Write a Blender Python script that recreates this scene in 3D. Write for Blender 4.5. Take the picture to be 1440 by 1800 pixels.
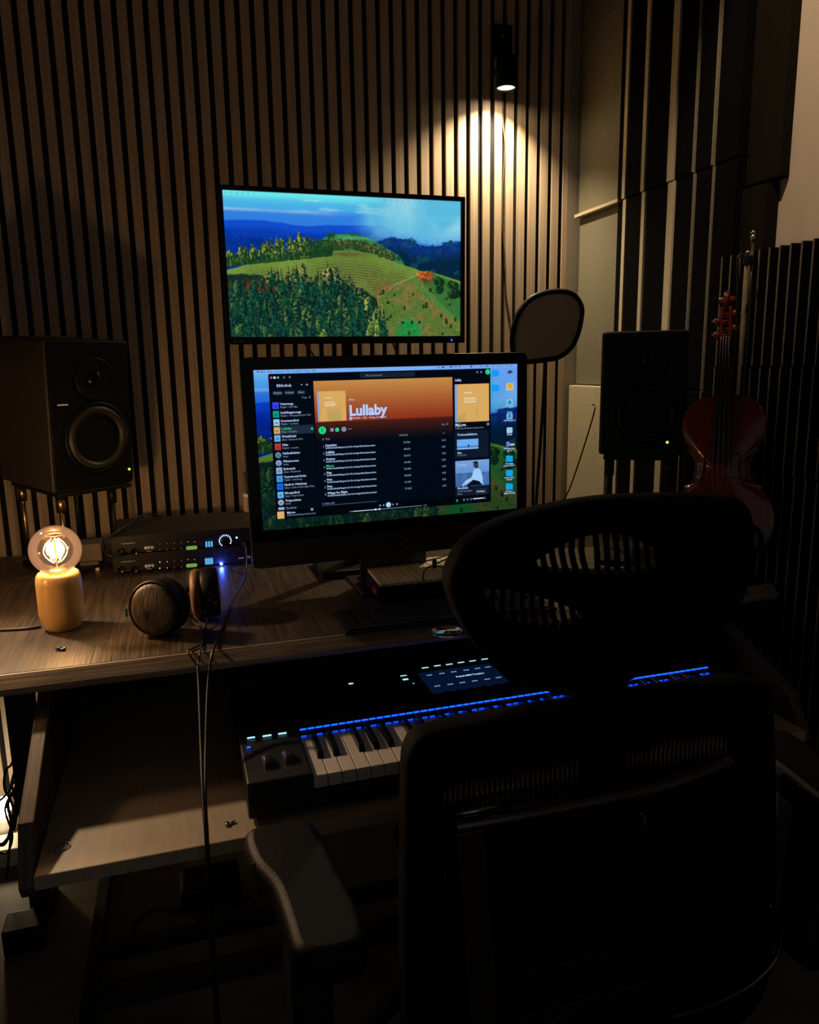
import bpy, bmesh, math, random
import numpy as np
from mathutils import Vector, Matrix

for o in list(bpy.data.objects): bpy.data.objects.remove(o)
SC = bpy.context.scene
COL = SC.collection
PI = math.pi
rnd = random.Random(7)

# ------------------------------------------------------------------ camera
FPX = 1330.0
YAW, PIT, ROL = math.radians(16.87), math.radians(11.0), math.radians(0.924)
CAM = Vector((0, -2.335, 1.27))
FW = Vector((math.sin(YAW)*math.cos(PIT), math.cos(YAW)*math.cos(PIT), -math.sin(PIT)))
RT0 = Vector((math.cos(YAW), -math.sin(YAW), 0)); UP0 = RT0.cross(FW)
RT = RT0*math.cos(ROL) - UP0*math.sin(ROL)
UP = UP0*math.cos(ROL) + RT0*math.sin(ROL)
cd = bpy.data.cameras.new('camera'); cam = bpy.data.objects.new('camera', cd); COL.objects.link(cam)
cd.sensor_fit = 'HORIZONTAL'; cd.sensor_width = 36; cd.lens = 36*FPX/1440
cd.clip_start = .02
cam.matrix_world = Matrix(((RT.x, UP.x, -FW.x, CAM.x), (RT.y, UP.y, -FW.y, CAM.y), (RT.z, UP.z, -FW.z, CAM.z), (0, 0, 0, 1)))
SC.camera = cam
def ray(x, y): return RT*((x-720)/FPX) + UP*((900-y)/FPX) + FW
def onY(x, y, Y): d = ray(x, y); return CAM + d*((Y-CAM.y)/d.y)
def onZ(x, y, Z): d = ray(x, y); return CAM + d*((Z-CAM.z)/d.z)
def onX(x, y, X): d = ray(x, y); return CAM + d*((X-CAM.x)/d.x)
def dep(x, y, k): return CAM + ray(x, y)*k

# ------------------------------------------------------------------ world, exposure, lights
SC.view_settings.view_transform = 'Standard'; SC.view_settings.look = 'None'
SC.view_settings.exposure = 0; SC.view_settings.gamma = 1; SC.view_settings.use_curve_mapping = False
w = bpy.data.worlds.new('world'); SC.world = w; w.use_nodes = True
w.node_tree.nodes['Background'].inputs[0].default_value = (1.0, .96, .93, 1)
w.node_tree.nodes['Background'].inputs[1].default_value = .072
P_SPOT, P_SPILL, P_BULB, P_FLOOR, P_WALLSPOT, P_TWIN = 42, .8, 2.7, .8, 62, 14
def light(name, kind, loc, power, color, radius=.02, aim=None, size=None, blend=None):
    l = bpy.data.lights.new(name, kind); l.energy = power; l.color = color; l.shadow_soft_size = radius
    if kind == 'SPOT': l.spot_size = math.radians(size); l.spot_blend = blend
    o = bpy.data.objects.new(name, l); COL.objects.link(o); o.location = loc
    if aim is not None: o.rotation_euler = (Vector(aim)-Vector(loc)).to_track_quat('-Z', 'Y').to_euler()
    return o

# ------------------------------------------------------------------ materials
def _n(nt, t, **k):
    n = nt.nodes.new(t)
    for a, b in k.items(): setattr(n, a, b)
    return n
def mat(name, col, rough=.5, metal=0, var=.12, scale=30, stretch=(1, 1, 1), bump=0, emit=None, es=0, coat=0, spec=.5, col2=None, sheen=0):
    m = bpy.data.materials.new(name); m.use_nodes = True; nt = m.node_tree; b = nt.nodes['Principled BSDF']
    tc = _n(nt, 'ShaderNodeTexCoord'); mp = _n(nt, 'ShaderNodeMapping'); mp.inputs['Scale'].default_value = stretch
    nz = _n(nt, 'ShaderNodeTexNoise'); nz.inputs['Scale'].default_value = scale; nz.inputs['Detail'].default_value = 4
    nt.links.new(tc.outputs['Object'], mp.inputs['Vector']); nt.links.new(mp.outputs[0], nz.inputs['Vector'])
    cr = _n(nt, 'ShaderNodeValToRGB'); c2 = col2 or tuple(c*(1-var*2) for c in col)
    cr.color_ramp.elements[0].position = .35; cr.color_ramp.elements[1].position = .65
    cr.color_ramp.elements[0].color = (*c2, 1); cr.color_ramp.elements[1].color = (*col, 1)
    nt.links.new(nz.outputs['Fac'], cr.inputs[0]); nt.links.new(cr.outputs[0], b.inputs['Base Color'])
    b.inputs['Roughness'].default_value = rough; b.inputs['Metallic'].default_value = metal
    b.inputs['Specular IOR Level'].default_value = spec; b.inputs['Coat Weight'].default_value = coat
    if sheen: b.inputs['Sheen Weight'].default_value = sheen
    if bump:
        bp = _n(nt, 'ShaderNodeBump'); bp.inputs['Strength'].default_value = bump; bp.inputs['Distance'].default_value = .002
        nt.links.new(nz.outputs['Fac'], bp.inputs['Height']); nt.links.new(bp.outputs[0], b.inputs['Normal'])
    if emit:
        b.inputs['Emission Color'].default_value = (*emit, 1); b.inputs['Emission Strength'].default_value = es
    return m
def emis(name, col, s):
    m = bpy.data.materials.new(name); m.use_nodes = True; nt = m.node_tree; nt.nodes.clear()
    e = _n(nt, 'ShaderNodeEmission'); o = _n(nt, 'ShaderNodeOutputMaterial')
    e.inputs[0].default_value = (*col, 1); e.inputs[1].default_value = s; nt.links.new(e.outputs[0], o.inputs[0]); return m
M = {}
M['oak'] = mat('oak slats', (.47, .35, .245), .55, var=.14, scale=60, stretch=(3, 3, .06), bump=.15)
M['felt'] = mat('black felt', (.012, .012, .013), .95, scale=300, bump=.4, spec=.1)
M['desk'] = mat('dark wood desk', (.085, .060, .043), .42, var=.3, scale=34, stretch=(5, .22, 5), bump=.55)
M['deskfront'] = mat('wood edge', (.42, .31, .20), .5, var=.25, scale=30, stretch=(.25, 5, 5), bump=.2)
M['shelf'] = mat('shelf laminate', (.46, .37, .27), .5, var=.06, scale=30, stretch=(5, .5, .5))
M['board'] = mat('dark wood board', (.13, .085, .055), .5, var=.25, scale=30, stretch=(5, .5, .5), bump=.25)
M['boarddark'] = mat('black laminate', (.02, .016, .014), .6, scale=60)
M['black'] = mat('black plastic', (.008, .008, .009), .45, scale=200, bump=.05, spec=.3)
M['blackgloss'] = mat('black glass', (.004, .004, .005), .08, scale=10, spec=.3)
M['blackmatte'] = mat('matt black', (.008, .008, .008), .85, scale=200, bump=.15, spec=.15)
M['chairfab'] = mat('black chair plastic', (.0035, .0035, .0035), .75, scale=150, bump=.15, spec=.12)
M['armpad'] = mat('soft black arm pad', (.0035, .003, .0024), .5, scale=400, bump=.25, spec=.22)
M['chrome'] = mat('chrome', (.5, .5, .5), .14, 1, var=.05)
M['darkchrome'] = mat('dark brushed metal', (.18, .18, .18), .2, 1, var=.1)
M['brass'] = mat('brass stand', (.5, .38, .22), .3, 1)
M['greymetal'] = mat('grey metal', (.07, .068, .065), .35, .6)
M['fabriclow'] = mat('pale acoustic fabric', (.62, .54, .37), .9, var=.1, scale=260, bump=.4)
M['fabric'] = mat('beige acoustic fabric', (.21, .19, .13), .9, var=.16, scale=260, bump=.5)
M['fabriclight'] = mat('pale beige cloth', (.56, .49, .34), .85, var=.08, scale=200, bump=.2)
M['brownfab'] = mat('brown fabric panel', (.011, .009, .006), .95, scale=200, bump=.3, spec=.05)
M['foam'] = mat('black acoustic foam', (.003, .003, .003), .95, scale=250, bump=.5, spec=.05)
M['foamlit'] = mat('lit foam ridge tips', (.17, .15, .11), .95, scale=120, bump=.4, spec=.05)  # paler colour paints the light caught along the black ridges
M['wall'] = mat('cream wall paint', (.50, .42, .33), .8, var=.05, scale=6, bump=.1)
M['greywall'] = mat('grey plaster', (.26, .225, .175), .85, var=.05, scale=8)
M['floor'] = mat('grey brown floor', (.22, .17, .125), .5, var=.12, scale=6, stretch=(1, 6, 1), bump=.1)
M['ceil'] = mat('ceiling paint', (.3, .27, .23), .9, var=.03)
M['lampwood'] = mat('varnished lamp wood', (.70, .43, .15), .35, var=.1, scale=18, stretch=(1, 1, .3), coat=.3)
M['whitekey'] = mat('white keys', (.78, .72, .66), .3, var=.01)
M['blackkey'] = mat('black keys', (.006, .006, .007), .25, var=.02)
M['kbbody'] = mat('keyboard grey black', (.013, .011, .0095), .5, scale=300, bump=.08)
M['grey'] = mat('grey mesh', (.035, .03, .026), .6, var=.3, scale=500, bump=.4)
M['hpgrille'] = mat('headphone grille', (.115, .08, .06), .45, .2, var=.35, scale=45, stretch=(6, 6, .5), bump=.4)
M['hpleather'] = mat('brown leather pad', (.20, .085, .035), .5, var=.15, scale=80, bump=.2)
M['cable'] = mat('black cable', (.009, .007, .006), .4, scale=100)
M['popfab'] = mat('taupe pop filter cloth', (.38, .31, .26), .9, var=.06, scale=300, bump=.15)
M['violin'] = mat('red brown violin varnish', (.17, .016, .006), .28, var=.2, scale=14, stretch=(8, 8, .7), coat=.6)
M['violinlight'] = mat('orange tailpiece', (.20, .04, .012), .3, var=.1, coat=.5)
M['ebony'] = mat('ebony', (.008, .007, .007), .3, coat=.2)
M['string'] = mat('steel string', (.45, .42, .4), .3, .9)
M['ivory'] = mat('ivory plastic', (.85, .77, .56), .4, var=.06)
M['white'] = mat('white plastic', (.6, .58, .53), .4, var=.03)
M['offwhite'] = mat('faintly glowing print', (.45, .42, .38), .6, var=.02, emit=(.45, .40, .34), es=.22)  # print given a weak emission so it shows in the dark
M['cone'] = mat('speaker cone', (.022, .019, .015), .5, var=.1, scale=100)
M['spkfront'] = mat('speaker front', (.0022, .002, .002), .5, scale=300, bump=.1, spec=.25)
M['spkside'] = mat('speaker cabinet', (.035, .034, .028), .55, scale=300, bump=.1)
M['evobox'] = mat('interface casing', (.015, .010, .008), .5, scale=200, bump=.05)
M['red'] = mat('red mark', (.5, .02, .01), .4, emit=(.8, .04, .02), es=.04)  # slight emission brightens the mark, which is no lamp
M['teal'] = mat('teal glint', (.08, .3, .3), .4)
E_ = emis
M['led_green'] = E_('green led', (.25, 1, .05), 3.0)
M['led_blue'] = E_('blue led', (.008, .07, 1), 3)
M['led_bluehot'] = E_('strong blue led', (.10, .20, 1), 60)
M['led_white'] = E_('white led', (.75, .85, 1), 1.4)
M['led_dim'] = E_('dim white led', (.7, .75, .8), .35)
M['led_cyan'] = E_('cyan text led', (.45, .85, 1), 1.1)
M['btn_green'] = E_('green button', (.22, .42, .07), .8)
M['lcd'] = E_('lcd cyan', (.15, .55, .95), .9)
M['lcd_dark'] = E_('lcd navy', (.002, .008, .03), 1)
M['fil'] = E_('glowing filament', (1, .62, .22), 45)
M['lens'] = E_('spotlight lens', (1, .90, .62), 3.2)
M['floorled'] = E_('glowing bulb', (1, .80, .5), 30)
g = bpy.data.materials.new('bulb glass'); g.use_nodes = True; nt = g.node_tree; nt.nodes.clear()
o_ = _n(nt, 'ShaderNodeOutputMaterial'); mx = _n(nt, 'ShaderNodeMixShader'); tr = _n(nt, 'ShaderNodeBsdfTransparent'); gl = _n(nt, 'ShaderNodeBsdfGlossy')
ad = _n(nt, 'ShaderNodeAddShader'); em = _n(nt, 'ShaderNodeEmission'); fr = _n(nt, 'ShaderNodeFresnel'); fr.inputs[0].default_value = 1.5
tr.inputs[0].default_value = (.93, .82, .70, 1); gl.inputs['Roughness'].default_value = .04
em.inputs[0].default_value = (1, .50, .26, 1); em.inputs[1].default_value = .10      # faint emission stands in for the lamp's light caught in the glass
nt.links.new(fr.outputs[0], mx.inputs[0]); nt.links.new(tr.outputs[0], mx.inputs[1]); nt.links.new(gl.outputs[0], mx.inputs[2])
nt.links.new(mx.outputs[0], ad.inputs[0]); nt.links.new(em.outputs[0], ad.inputs[1]); nt.links.new(ad.outputs[0], o_.inputs[0]); M['glass'] = g

# ------------------------------------------------------------------ builders
WM = {}
def world_of(o):
    m = Matrix.Identity(4)
    while o is not None: m = WM.get(o.name, Matrix.Identity(4)) @ m; o = o.parent
    return m
def thing(name, label, cat, loc=(0, 0, 0), rotz=0, group=None, matrix=None):
    o = bpy.data.objects.new(name, None); COL.objects.link(o); o.empty_display_size = .05
    m = matrix if matrix is not None else Matrix.Translation(Vector(loc)) @ Matrix.Rotation(rotz, 4, 'Z')
    o.matrix_basis = m; WM[o.name] = m.copy()
    o['label'] = label; o['category'] = cat
    if group: o['group'] = group
    return o
def tag(o, label, cat, group=None):
    o['label'] = label; o['category'] = cat
    if group: o['group'] = group
    return o
def struct(o): o['kind'] = 'structure'; return o
class MB:
    def __init__(s): s.v = []; s.f = []; s.mi = []; s.sm = []; s.T = Matrix.Identity(4)
    def add(s, vs, fs, mi=0, smooth=False):
        b = len(s.v); s.v += [s.T @ Vector(v) for v in vs]
        for f in fs: s.f.append([b+i for i in f]); s.mi.append(mi); s.sm.append(smooth)
        return s
    def box(s, x0, x1, y0, y1, z0, z1, mi=0):
        vs = [(x, y, z) for x in (x0, x1) for y in (y0, y1) for z in (z0, z1)]
        return s.add(vs, [(0, 1, 3, 2), (4, 6, 7, 5), (0, 4, 5, 1), (2, 3, 7, 6), (0, 2, 6, 4), (1, 5, 7, 3)], mi)
    def cbox(s, c, d, mi=0): return s.box(c[0]-d[0]/2, c[0]+d[0]/2, c[1]-d[1]/2, c[1]+d[1]/2, c[2]-d[2]/2, c[2]+d[2]/2, mi)
    def tube(s, pts, r, n=8, mi=0, closed=False):
        pts = [Vector(p) for p in pts]; N = len(pts); rs = r if isinstance(r, (list, tuple)) else [r]*N
        vs = []; prev = None
        for i, p in enumerate(pts):
            a = pts[i-1] if (i or closed) else p; b = pts[(i+1) % N] if (i < N-1 or closed) else p
            t = (b-a).normalized()
            if prev is None:
                q = Vector((0, 0, 1)) if abs(t.z) < .9 else Vector((1, 0, 0)); u = t.cross(q).normalized()
            else: u = (prev - t*prev.dot(t)).normalized()
            prev = u; v = t.cross(u)
            for k in range(n): an = 2*PI*k/n; vs.append(p + (u*math.cos(an)+v*math.sin(an))*rs[i])
        fs = []
        for i in range(N if closed else N-1):
            j = (i+1) % N
            for k in range(n): fs.append((i*n+k, i*n+(k+1) % n, j*n+(k+1) % n, j*n+k))
        if not closed: fs += [tuple(range(n))[::-1], tuple((N-1)*n+k for k in range(n))]
        return s.add(vs, fs, mi, True)
    def lathe(s, prof, n=32, mi=0, mtx=None, smooth=True):
        old = s.T
        if mtx is not None: s.T = old @ mtx
        vs = []; fs = []; L = len(prof)
        for k in range(n):
            a = 2*PI*k/n
            for r, z in prof: vs.append((r*math.cos(a), r*math.sin(a), z))
        for k in range(n):
            j = (k+1) % n
            for i in range(L-1): fs.append((k*L+i, j*L+i, j*L+i+1, k*L+i+1))
        s.add(vs, fs, mi, smooth); s.T = old; return s
    def cyl(s, p0, p1, r, n=20, mi=0, r1=None):
        p0 = Vector(p0); p1 = Vector(p1); L = (p1-p0).length
        q = (p1-p0).to_track_quat('Z', 'Y').to_matrix().to_4x4(); q.translation = p0
        return s.lathe([(0, 0), (r, 0), (r if r1 is None else r1, L), (0, L)], n, mi, q, True)
    def prism(s, poly, fn, d, mi=0):
        """poly: 2D points; fn maps (u, v, w) to 3D; extruded from w=0 to w=d"""
        n = len(poly)
        vs = [fn(u, v, 0) for u, v in poly] + [fn(u, v, d) for u, v in poly]
        fs = [tuple(range(n)), tuple(range(2*n-1, n-1, -1))] + [(i, n+i, n+(i+1) % n, (i+1) % n) for i in range(n)]
        return s.add(vs, fs, mi)
    def build(s, name, mats, parent=None, world=False, bevel=0, seg=2, solid=0):
        me = bpy.data.meshes.new(name); vs = s.v
        if world and parent is not None:
            inv = world_of(parent).inverted(); vs = [inv @ v for v in vs]
        me.from_pydata([tuple(v) for v in vs], [], s.f)
        for m_ in (mats if isinstance(mats, (list, tuple)) else [mats]): me.materials.append(M[m_] if isinstance(m_, str) else m_)
        for p, i, q in zip(me.polygons, s.mi, s.sm): p.material_index = i; p.use_smooth = q
        bm = bmesh.new(); bm.from_mesh(me); bmesh.ops.recalc_face_normals(bm, faces=bm.faces[:]); bm.to_mesh(me); bm.free()
        o = bpy.data.objects.new(name, me); COL.objects.link(o)
        if parent is not None: o.parent = parent
        if bevel:
            b = o.modifiers.new('bevel', 'BEVEL'); b.width = bevel; b.segments = seg; b.limit_method = 'ANGLE'; b.angle_limit = math.radians(40)
            b.harden_normals = False
        return o
def smoothpath(pts, n=8, closed=False):
    P = [Vector(p) for p in pts]; out = []; N = len(P)
    for i in range(N if closed else N-1):
        p0 = P[i-1] if (i > 0 or closed) else P[0]; p1 = P[i]; p2 = P[(i+1) % N]; p3 = P[(i+2) % N] if (i+2 < N or closed) else P[-1]
        for k in range(n):
            t = k/n; out.append(.5*((2*p1)+(p2-p0)*t+(2*p0-5*p1+4*p2-p3)*t*t+(3*p1-p0-3*p2+p3)*t**3))
    if not closed: out.append(P[-1])
    return out
def rrect(x0, x1, y0, y1, r, n=6):
    out = []
    for cx, cy, a0 in ((x1-r, y1-r, 0), (x0+r, y1-r, PI/2), (x0+r, y0+r, PI), (x1-r, y0+r, 3*PI/2)):
        for k in range(n+1): a = a0+PI/2*k/n; out.append((cx+r*math.cos(a), cy+r*math.sin(a)))
    return out
def plate(name, outer, holes, depth, bev, mtl, parent, T):
    """a filled outline with holes and a rounded edge, in the local frame T (x, y in plane, z its normal)"""
    cu = bpy.data.curves.new('c', 'CURVE'); cu.dimensions = '2D'; cu.fill_mode = 'BOTH'; cu.extrude = depth/2; cu.bevel_depth = bev; cu.offset = -bev; cu.bevel_resolution = 2
    for pl in [outer]+holes:
        sp = cu.splines.new('POLY'); sp.points.add(len(pl)-1); sp.use_cyclic_u = True
        for p, (x, y) in zip(sp.points, pl): p.co = (x, y, 0, 1)
    ob = bpy.data.objects.new('c', cu); COL.objects.link(ob); bpy.context.view_layer.update()
    me = bpy.data.meshes.new_from_object(ob.evaluated_get(bpy.context.evaluated_depsgraph_get()))
    bpy.data.objects.remove(ob); me.transform(T); me.materials.clear(); me.materials.append(M[mtl]); me.name = name
    o = bpy.data.objects.new(name, me); COL.objects.link(o); o.parent = parent
    return o
_tc = {}
def text_mesh(s, size, bold=0, align='LEFT'):
    k = (s, bold, align)
    if k not in _tc:
        cu = bpy.data.curves.new('t', 'FONT'); cu.body = s; cu.size = 1; cu.offset = bold; cu.align_x = align; cu.resolution_u = 3 if size > .02 else 1
        ob = bpy.data.objects.new('t', cu); COL.objects.link(ob); bpy.context.view_layer.update()
        me = ob.evaluated_get(bpy.context.evaluated_depsgraph_get()).to_mesh()
        _tc[k] = ([v.co.copy() for v in me.vertices], [tuple(p.vertices) for p in me.polygons])
        bpy.data.objects.remove(ob)
    return _tc[k]
def add_text(mb, s, T, size, bold=0, align='LEFT', width=None, mi=0):
    vs, fs = text_mesh(s, size, bold, align)
    sx = size
    if width:
        w0 = max(v.x for v in vs)-min(v.x for v in vs); sx = width/w0
    mb.add([T @ Vector((v.x*sx, v.y*size, 0)) for v in vs], fs, mi)
def frame(o, x, y):                       # matrix from an origin and two in-plane axes
    x = Vector(x).normalized(); z = x.cross(Vector(y)).normalized(); y = z.cross(x); o = Vector(o)
    return Matrix(((x.x, y.x, z.x, o.x), (x.y, y.y, z.y, o.y), (x.z, y.z, z.z, o.z), (0, 0, 0, 1)))
def rebase(root, W): return world_of(root).inverted() @ W

# ================================================================== the room
XR = 1.345                                 # right wall
mb = MB(); mb.box(-2.2, XR, -4.2, .3, -.05, 0)
struct(mb.build('floor', 'floor'))
mb = MB(); mb.box(-2.2, XR+.2, -4.2, .3, 2.9, 2.95); struct(mb.build('ceiling', 'ceil'))
mb = MB(); mb.box(-2.2, XR+.15, .026, .2, 0, 2.9, 0)
mb.box(-2.2, 1.263, .010, .026, 0, 2.9, 1)
mb.box(1.263, XR, .0, .026, 0, 2.9, 0)
U0 = -.324
for i in range(-46, 40):
    u = U0+.04*i; mb.box(u+.0076, min(u+.0326, 1.262), 0, .011, 0, 2.9, 2)
struct(mb.build('wall_back', ['greywall', 'felt', 'oak']))
mb = MB(); mb.box(XR, XR+.15, -4.2, 0, 0, 2.9); struct(mb.build('wall_right', 'wall'))
mb = MB(); mb.box(-2.35, -2.2, -4.2, .2, 0, 2.9); struct(mb.build('wall_left', 'greywall'))

# --- right wall linings: beige fabric panels in the corner, then tall black foam with pale gaps, brown panel, ridged foam
XF = 1.30
def ywall(px, X=XF): return onX(px, 500, X).y
zs1 = onX(1098, 352, XF).z; zs2 = onX(1040, 678, XF-.0).z
t = thing('fabric_panel', 'beige fabric acoustic panel in the corner, upper one above the ledge', 'acoustic panel', (XF, -.08, zs1))
y0, y1 = -.012, ywall(1086)
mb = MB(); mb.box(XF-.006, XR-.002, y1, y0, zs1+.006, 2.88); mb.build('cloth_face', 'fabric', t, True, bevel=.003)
mb = MB(); mb.box(XF-.020, XR-.002, y1-.014, y0, zs1-.004, zs1+.005); mb.build('ledge', 'fabriclight', t, True)
t = thing('fabric_panel', 'beige fabric acoustic panel in the corner, middle one under the ledge', 'acoustic panel', (XF, -.08, zs2))
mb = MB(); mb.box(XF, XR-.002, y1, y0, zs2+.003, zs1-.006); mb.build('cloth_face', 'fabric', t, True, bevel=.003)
t = thing('fabric_panel', 'pale beige fabric panel low in the corner behind the right speaker', 'acoustic panel', (XF, -.08, 0))
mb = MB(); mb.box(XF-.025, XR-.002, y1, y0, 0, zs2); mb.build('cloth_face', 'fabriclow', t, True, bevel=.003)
stripes = [(1099.5, 6), (1132, 7), (1179, 12), (1217.8, 4), (1250, 3.2)]
edges = [1086]+[s for s, _ in stripes]+[1290]
names = ['nearest the corner', 'second from the corner', 'third from the corner, wide', 'fourth from the corner, behind the violin', 'fifth from the corner, behind the violin scroll', 'last one beside the brown panel']
for i in range(6):
    a, b = edges[i], edges[i+1]
    wa = stripes[i-1][1]/2 if i else 0; wb = stripes[i][1]/2 if i < 5 else 0
    ya, yb = ywall(a+wa), ywall(b-wb)
    t = thing('foam_absorber', 'tall black foam strip on the right wall, '+names[i], 'foam panel', (XR, (ya+yb)/2, 0), group='black foam strips on the right wall')
    for q, (z0, z1, dx) in enumerate(((.78, zs2-.002, .004), (zs2, zs1-.002, 0), (zs1, 2.88, .003))):
        mb = MB(); sh = (-.0045, 0, .004)[q] if 0 < i < 5 else 0
        mb.box(XF-.01-dx, XR-.012, yb+sh, ya+sh, z0, z1); mb.build('foam_block', 'foam', t, True, bevel=.004)
        if i < 5:
            sy = ywall(stripes[i][0])+((-.0045, 0, .004)[q]); hw = (ywall(stripes[i][0]-stripes[i][1]/2)-ywall(stripes[i][0]+stripes[i][1]/2))/2*(.9, .85, .9, .6, .5)[i]
            mb = MB(); mb.box(XF-.0135-dx, XR-.012, sy-hw, sy+hw, z0, z1); mb.build('pale_gap_strip', 'fabriclight' if i < 3 else 'fabric', t, True, bevel=.001)  # pale gaps built as raised strips; last two darker for fading light
zb = onX(1300, 333, XF).z
t = thing('fabric_panel', 'dark brown fabric panel high on the right wall, above the violin bow', 'acoustic panel', (XF, -.7, zb))
mb = MB(); mb.box(XF+.012, XR-.002, ywall(1354, XF+.012), ywall(1291), zb+.004, 2.88); mb.build('cloth_face', 'brownfab', t, True, bevel=.004)
t = thing('fabric_panel', 'dark brown fabric panel behind the violin bow', 'acoustic panel', (XF, -.7, .78))
mb = MB(); mb.box(XF+.004, XR-.002, ywall(1332), ywall(1291), .78, zb-.002); mb.build('cloth_face', 'brownfab', t, True, bevel=.004)
# ridged foam tiles
zt = onX(1330, 441, 1.29).z
ztop = [.30, 1.02, 1.255, zt]
for q, where in enumerate(('lowest of the stack by the desk', 'middle of the stack beside the violin', 'topmost of the stack right of the violin bow')):
    mb = MB(); mb.box(1.30, XR-.002, -1.20, -.735, ztop[q], ztop[q+1]-.003, 0)
    y = -.742 - (.004, 0, .003)[q]
    while y > -1.19:
        mb.prism([(0, 0), (.020, 0), (.013, -.035), (.007, -.035)], lambda u, v, w_, y=y, q=q: (1.302+v, y-u, ztop[q]+w_), ztop[q+1]-ztop[q]-.003, 0)
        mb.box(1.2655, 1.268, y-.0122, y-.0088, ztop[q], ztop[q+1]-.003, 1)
        y -= .0305
    tag(mb.build('ridged_foam_tile', ['foam', 'foamlit']), 'black ridged foam tile, '+where, 'foam panel', 'ridged foam tiles beside the violin')

# ================================================================== desk
t = thing('studio_desk', 'dark wood studio desk with slanted sides carrying monitors and speakers', 'desk', (.5, -.6, 0))
ZT = .775
mb = MB(); prof = [(-.10, ZT), (-1.000, ZT), (-1.000, ZT-.032), (-.10, ZT-.032)]
mb.prism(prof, lambda u, v, w_: (-1.0+w_, u, v), 2.255, 0)
top_ = mb.build('tabletop', 'desk', t, True)
mb = MB(); prof = [(-1.0003, ZT-.0003), (-1.004, ZT-.0012), (-1.024, ZT-.019), (-1.026, ZT-.024), (-1.022, ZT-.031), (-1.0003, ZT-.031)]
mb.prism(prof, lambda u, v, w_: (-1.0+w_, u, v), 2.255, 0)
mb.build('front_edge', 'deskfront', top_, True, bevel=.001)
def side(x, nm, mt='board'):
    mb = MB(); pl = [(-.30, .742), (-.985, .742), (-1.006, .726), (-1.232, .633), (-1.273, .556), (-1.262, .535), (-.30, .535)]
    mb.prism(pl, lambda u, v, w_: (x-w_, u, v), .022); return mb.build(nm, mt, t, True, bevel=.002)
side(-.238, 'side_panel'); side(1.12, 'side_panel')
mb = MB(); mb.box(-.237, 1.097, -1.283, -.45, .556, .578); mb.build('keyboard_shelf', 'shelf', t, True, bevel=.002)
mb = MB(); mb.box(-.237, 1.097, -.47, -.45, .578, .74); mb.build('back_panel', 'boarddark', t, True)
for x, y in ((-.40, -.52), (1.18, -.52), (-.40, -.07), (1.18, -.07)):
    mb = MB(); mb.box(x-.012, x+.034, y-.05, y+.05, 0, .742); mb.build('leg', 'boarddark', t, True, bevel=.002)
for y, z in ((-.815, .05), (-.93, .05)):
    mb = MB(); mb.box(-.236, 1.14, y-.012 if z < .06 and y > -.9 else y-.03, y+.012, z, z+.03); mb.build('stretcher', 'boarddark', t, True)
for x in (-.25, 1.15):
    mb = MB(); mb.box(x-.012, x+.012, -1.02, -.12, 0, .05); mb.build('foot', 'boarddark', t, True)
mb = MB(); p = onZ(105, 1489, .579)
for r_ in (.006, .0095): mb.tube([(p.x+math.cos(a)*r_*1.5, p.y+math.sin(a)*r_, p.z+.001) for a in [2*PI*k/16 for k in range(16)]], .0011, 6, closed=True)
tag(mb.build('key_ring', mat('worn nickel', (.5, .42, .34), .45, .3)), 'small metal ring lying on the lit strip of the keyboard shelf', 'ring')
p = onZ(400, 1451, .578)
mb = MB(); mb.cyl(p, p+Vector((.012, .004, .003)), .002); mb.cyl(p, p+Vector((0, 0, .004)), .004); tag(mb.build('screw', 'chrome'), 'small screw on the keyboard shelf below the hanging cables', 'screw')
p = onZ(105, 1143, ZT)
t2 = thing('metal_nut', 'tiny dark metal bolt lying on the desk in front of the lamp', 'bolt', p)
mb = MB(); mb.cyl((-.006, 0, .004), (.004, -.003, .003), .0028, 10); mb.build('shaft', 'greymetal', t2)
mb = MB(); mb.lathe([(.002, 0), (.0055, 0), (.0055, .004), (.002, .004), (.002, 0)], 6, mtx=Matrix.Translation((.006, -.002, .001))); mb.build('nut', 'chrome', t2)

# ================================================================== painted pictures for the two screens
def fbm(h, w_, sc, seed, oct_=5, ax=1.0):
    r = np.random.RandomState(seed); out = np.zeros((h, w_)); amp = 1; tot = 0
    for o in range(oct_):
        gh = max(2, int(sc*2**o*ax)+2); gw = max(2, int(sc*2**o*w_/h)+2); gr = r.rand(gh, gw)
        yy = np.linspace(0, gh-1.001, h); xx = np.linspace(0, gw-1.001, w_)
        y0 = yy.astype(int); x0 = xx.astype(int); fy = (yy-y0)[:, None]; fx = (xx-x0)[None]
        fy = fy*fy*(3-2*fy); fx = fx*fx*(3-2*fx)
        a = gr[y0][:, x0]; b = gr[y0][:, x0+1]; c = gr[y0+1][:, x0]; d = gr[y0+1][:, x0+1]
        out += amp*((a*(1-fx)+b*fx)*(1-fy)+(c*(1-fx)+d*fx)*fy); tot += amp; amp *= .55
    return out/tot
def C3(*c): return np.array(c, float)/255
def mixc(img, m_, c): img[:] = img*(1-m_[..., None])+c*m_[..., None]
def sstep(a, b, x): t_ = np.clip((x-a)/(b-a), 0, 1); return t_*t_*(3-2*t_)
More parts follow.
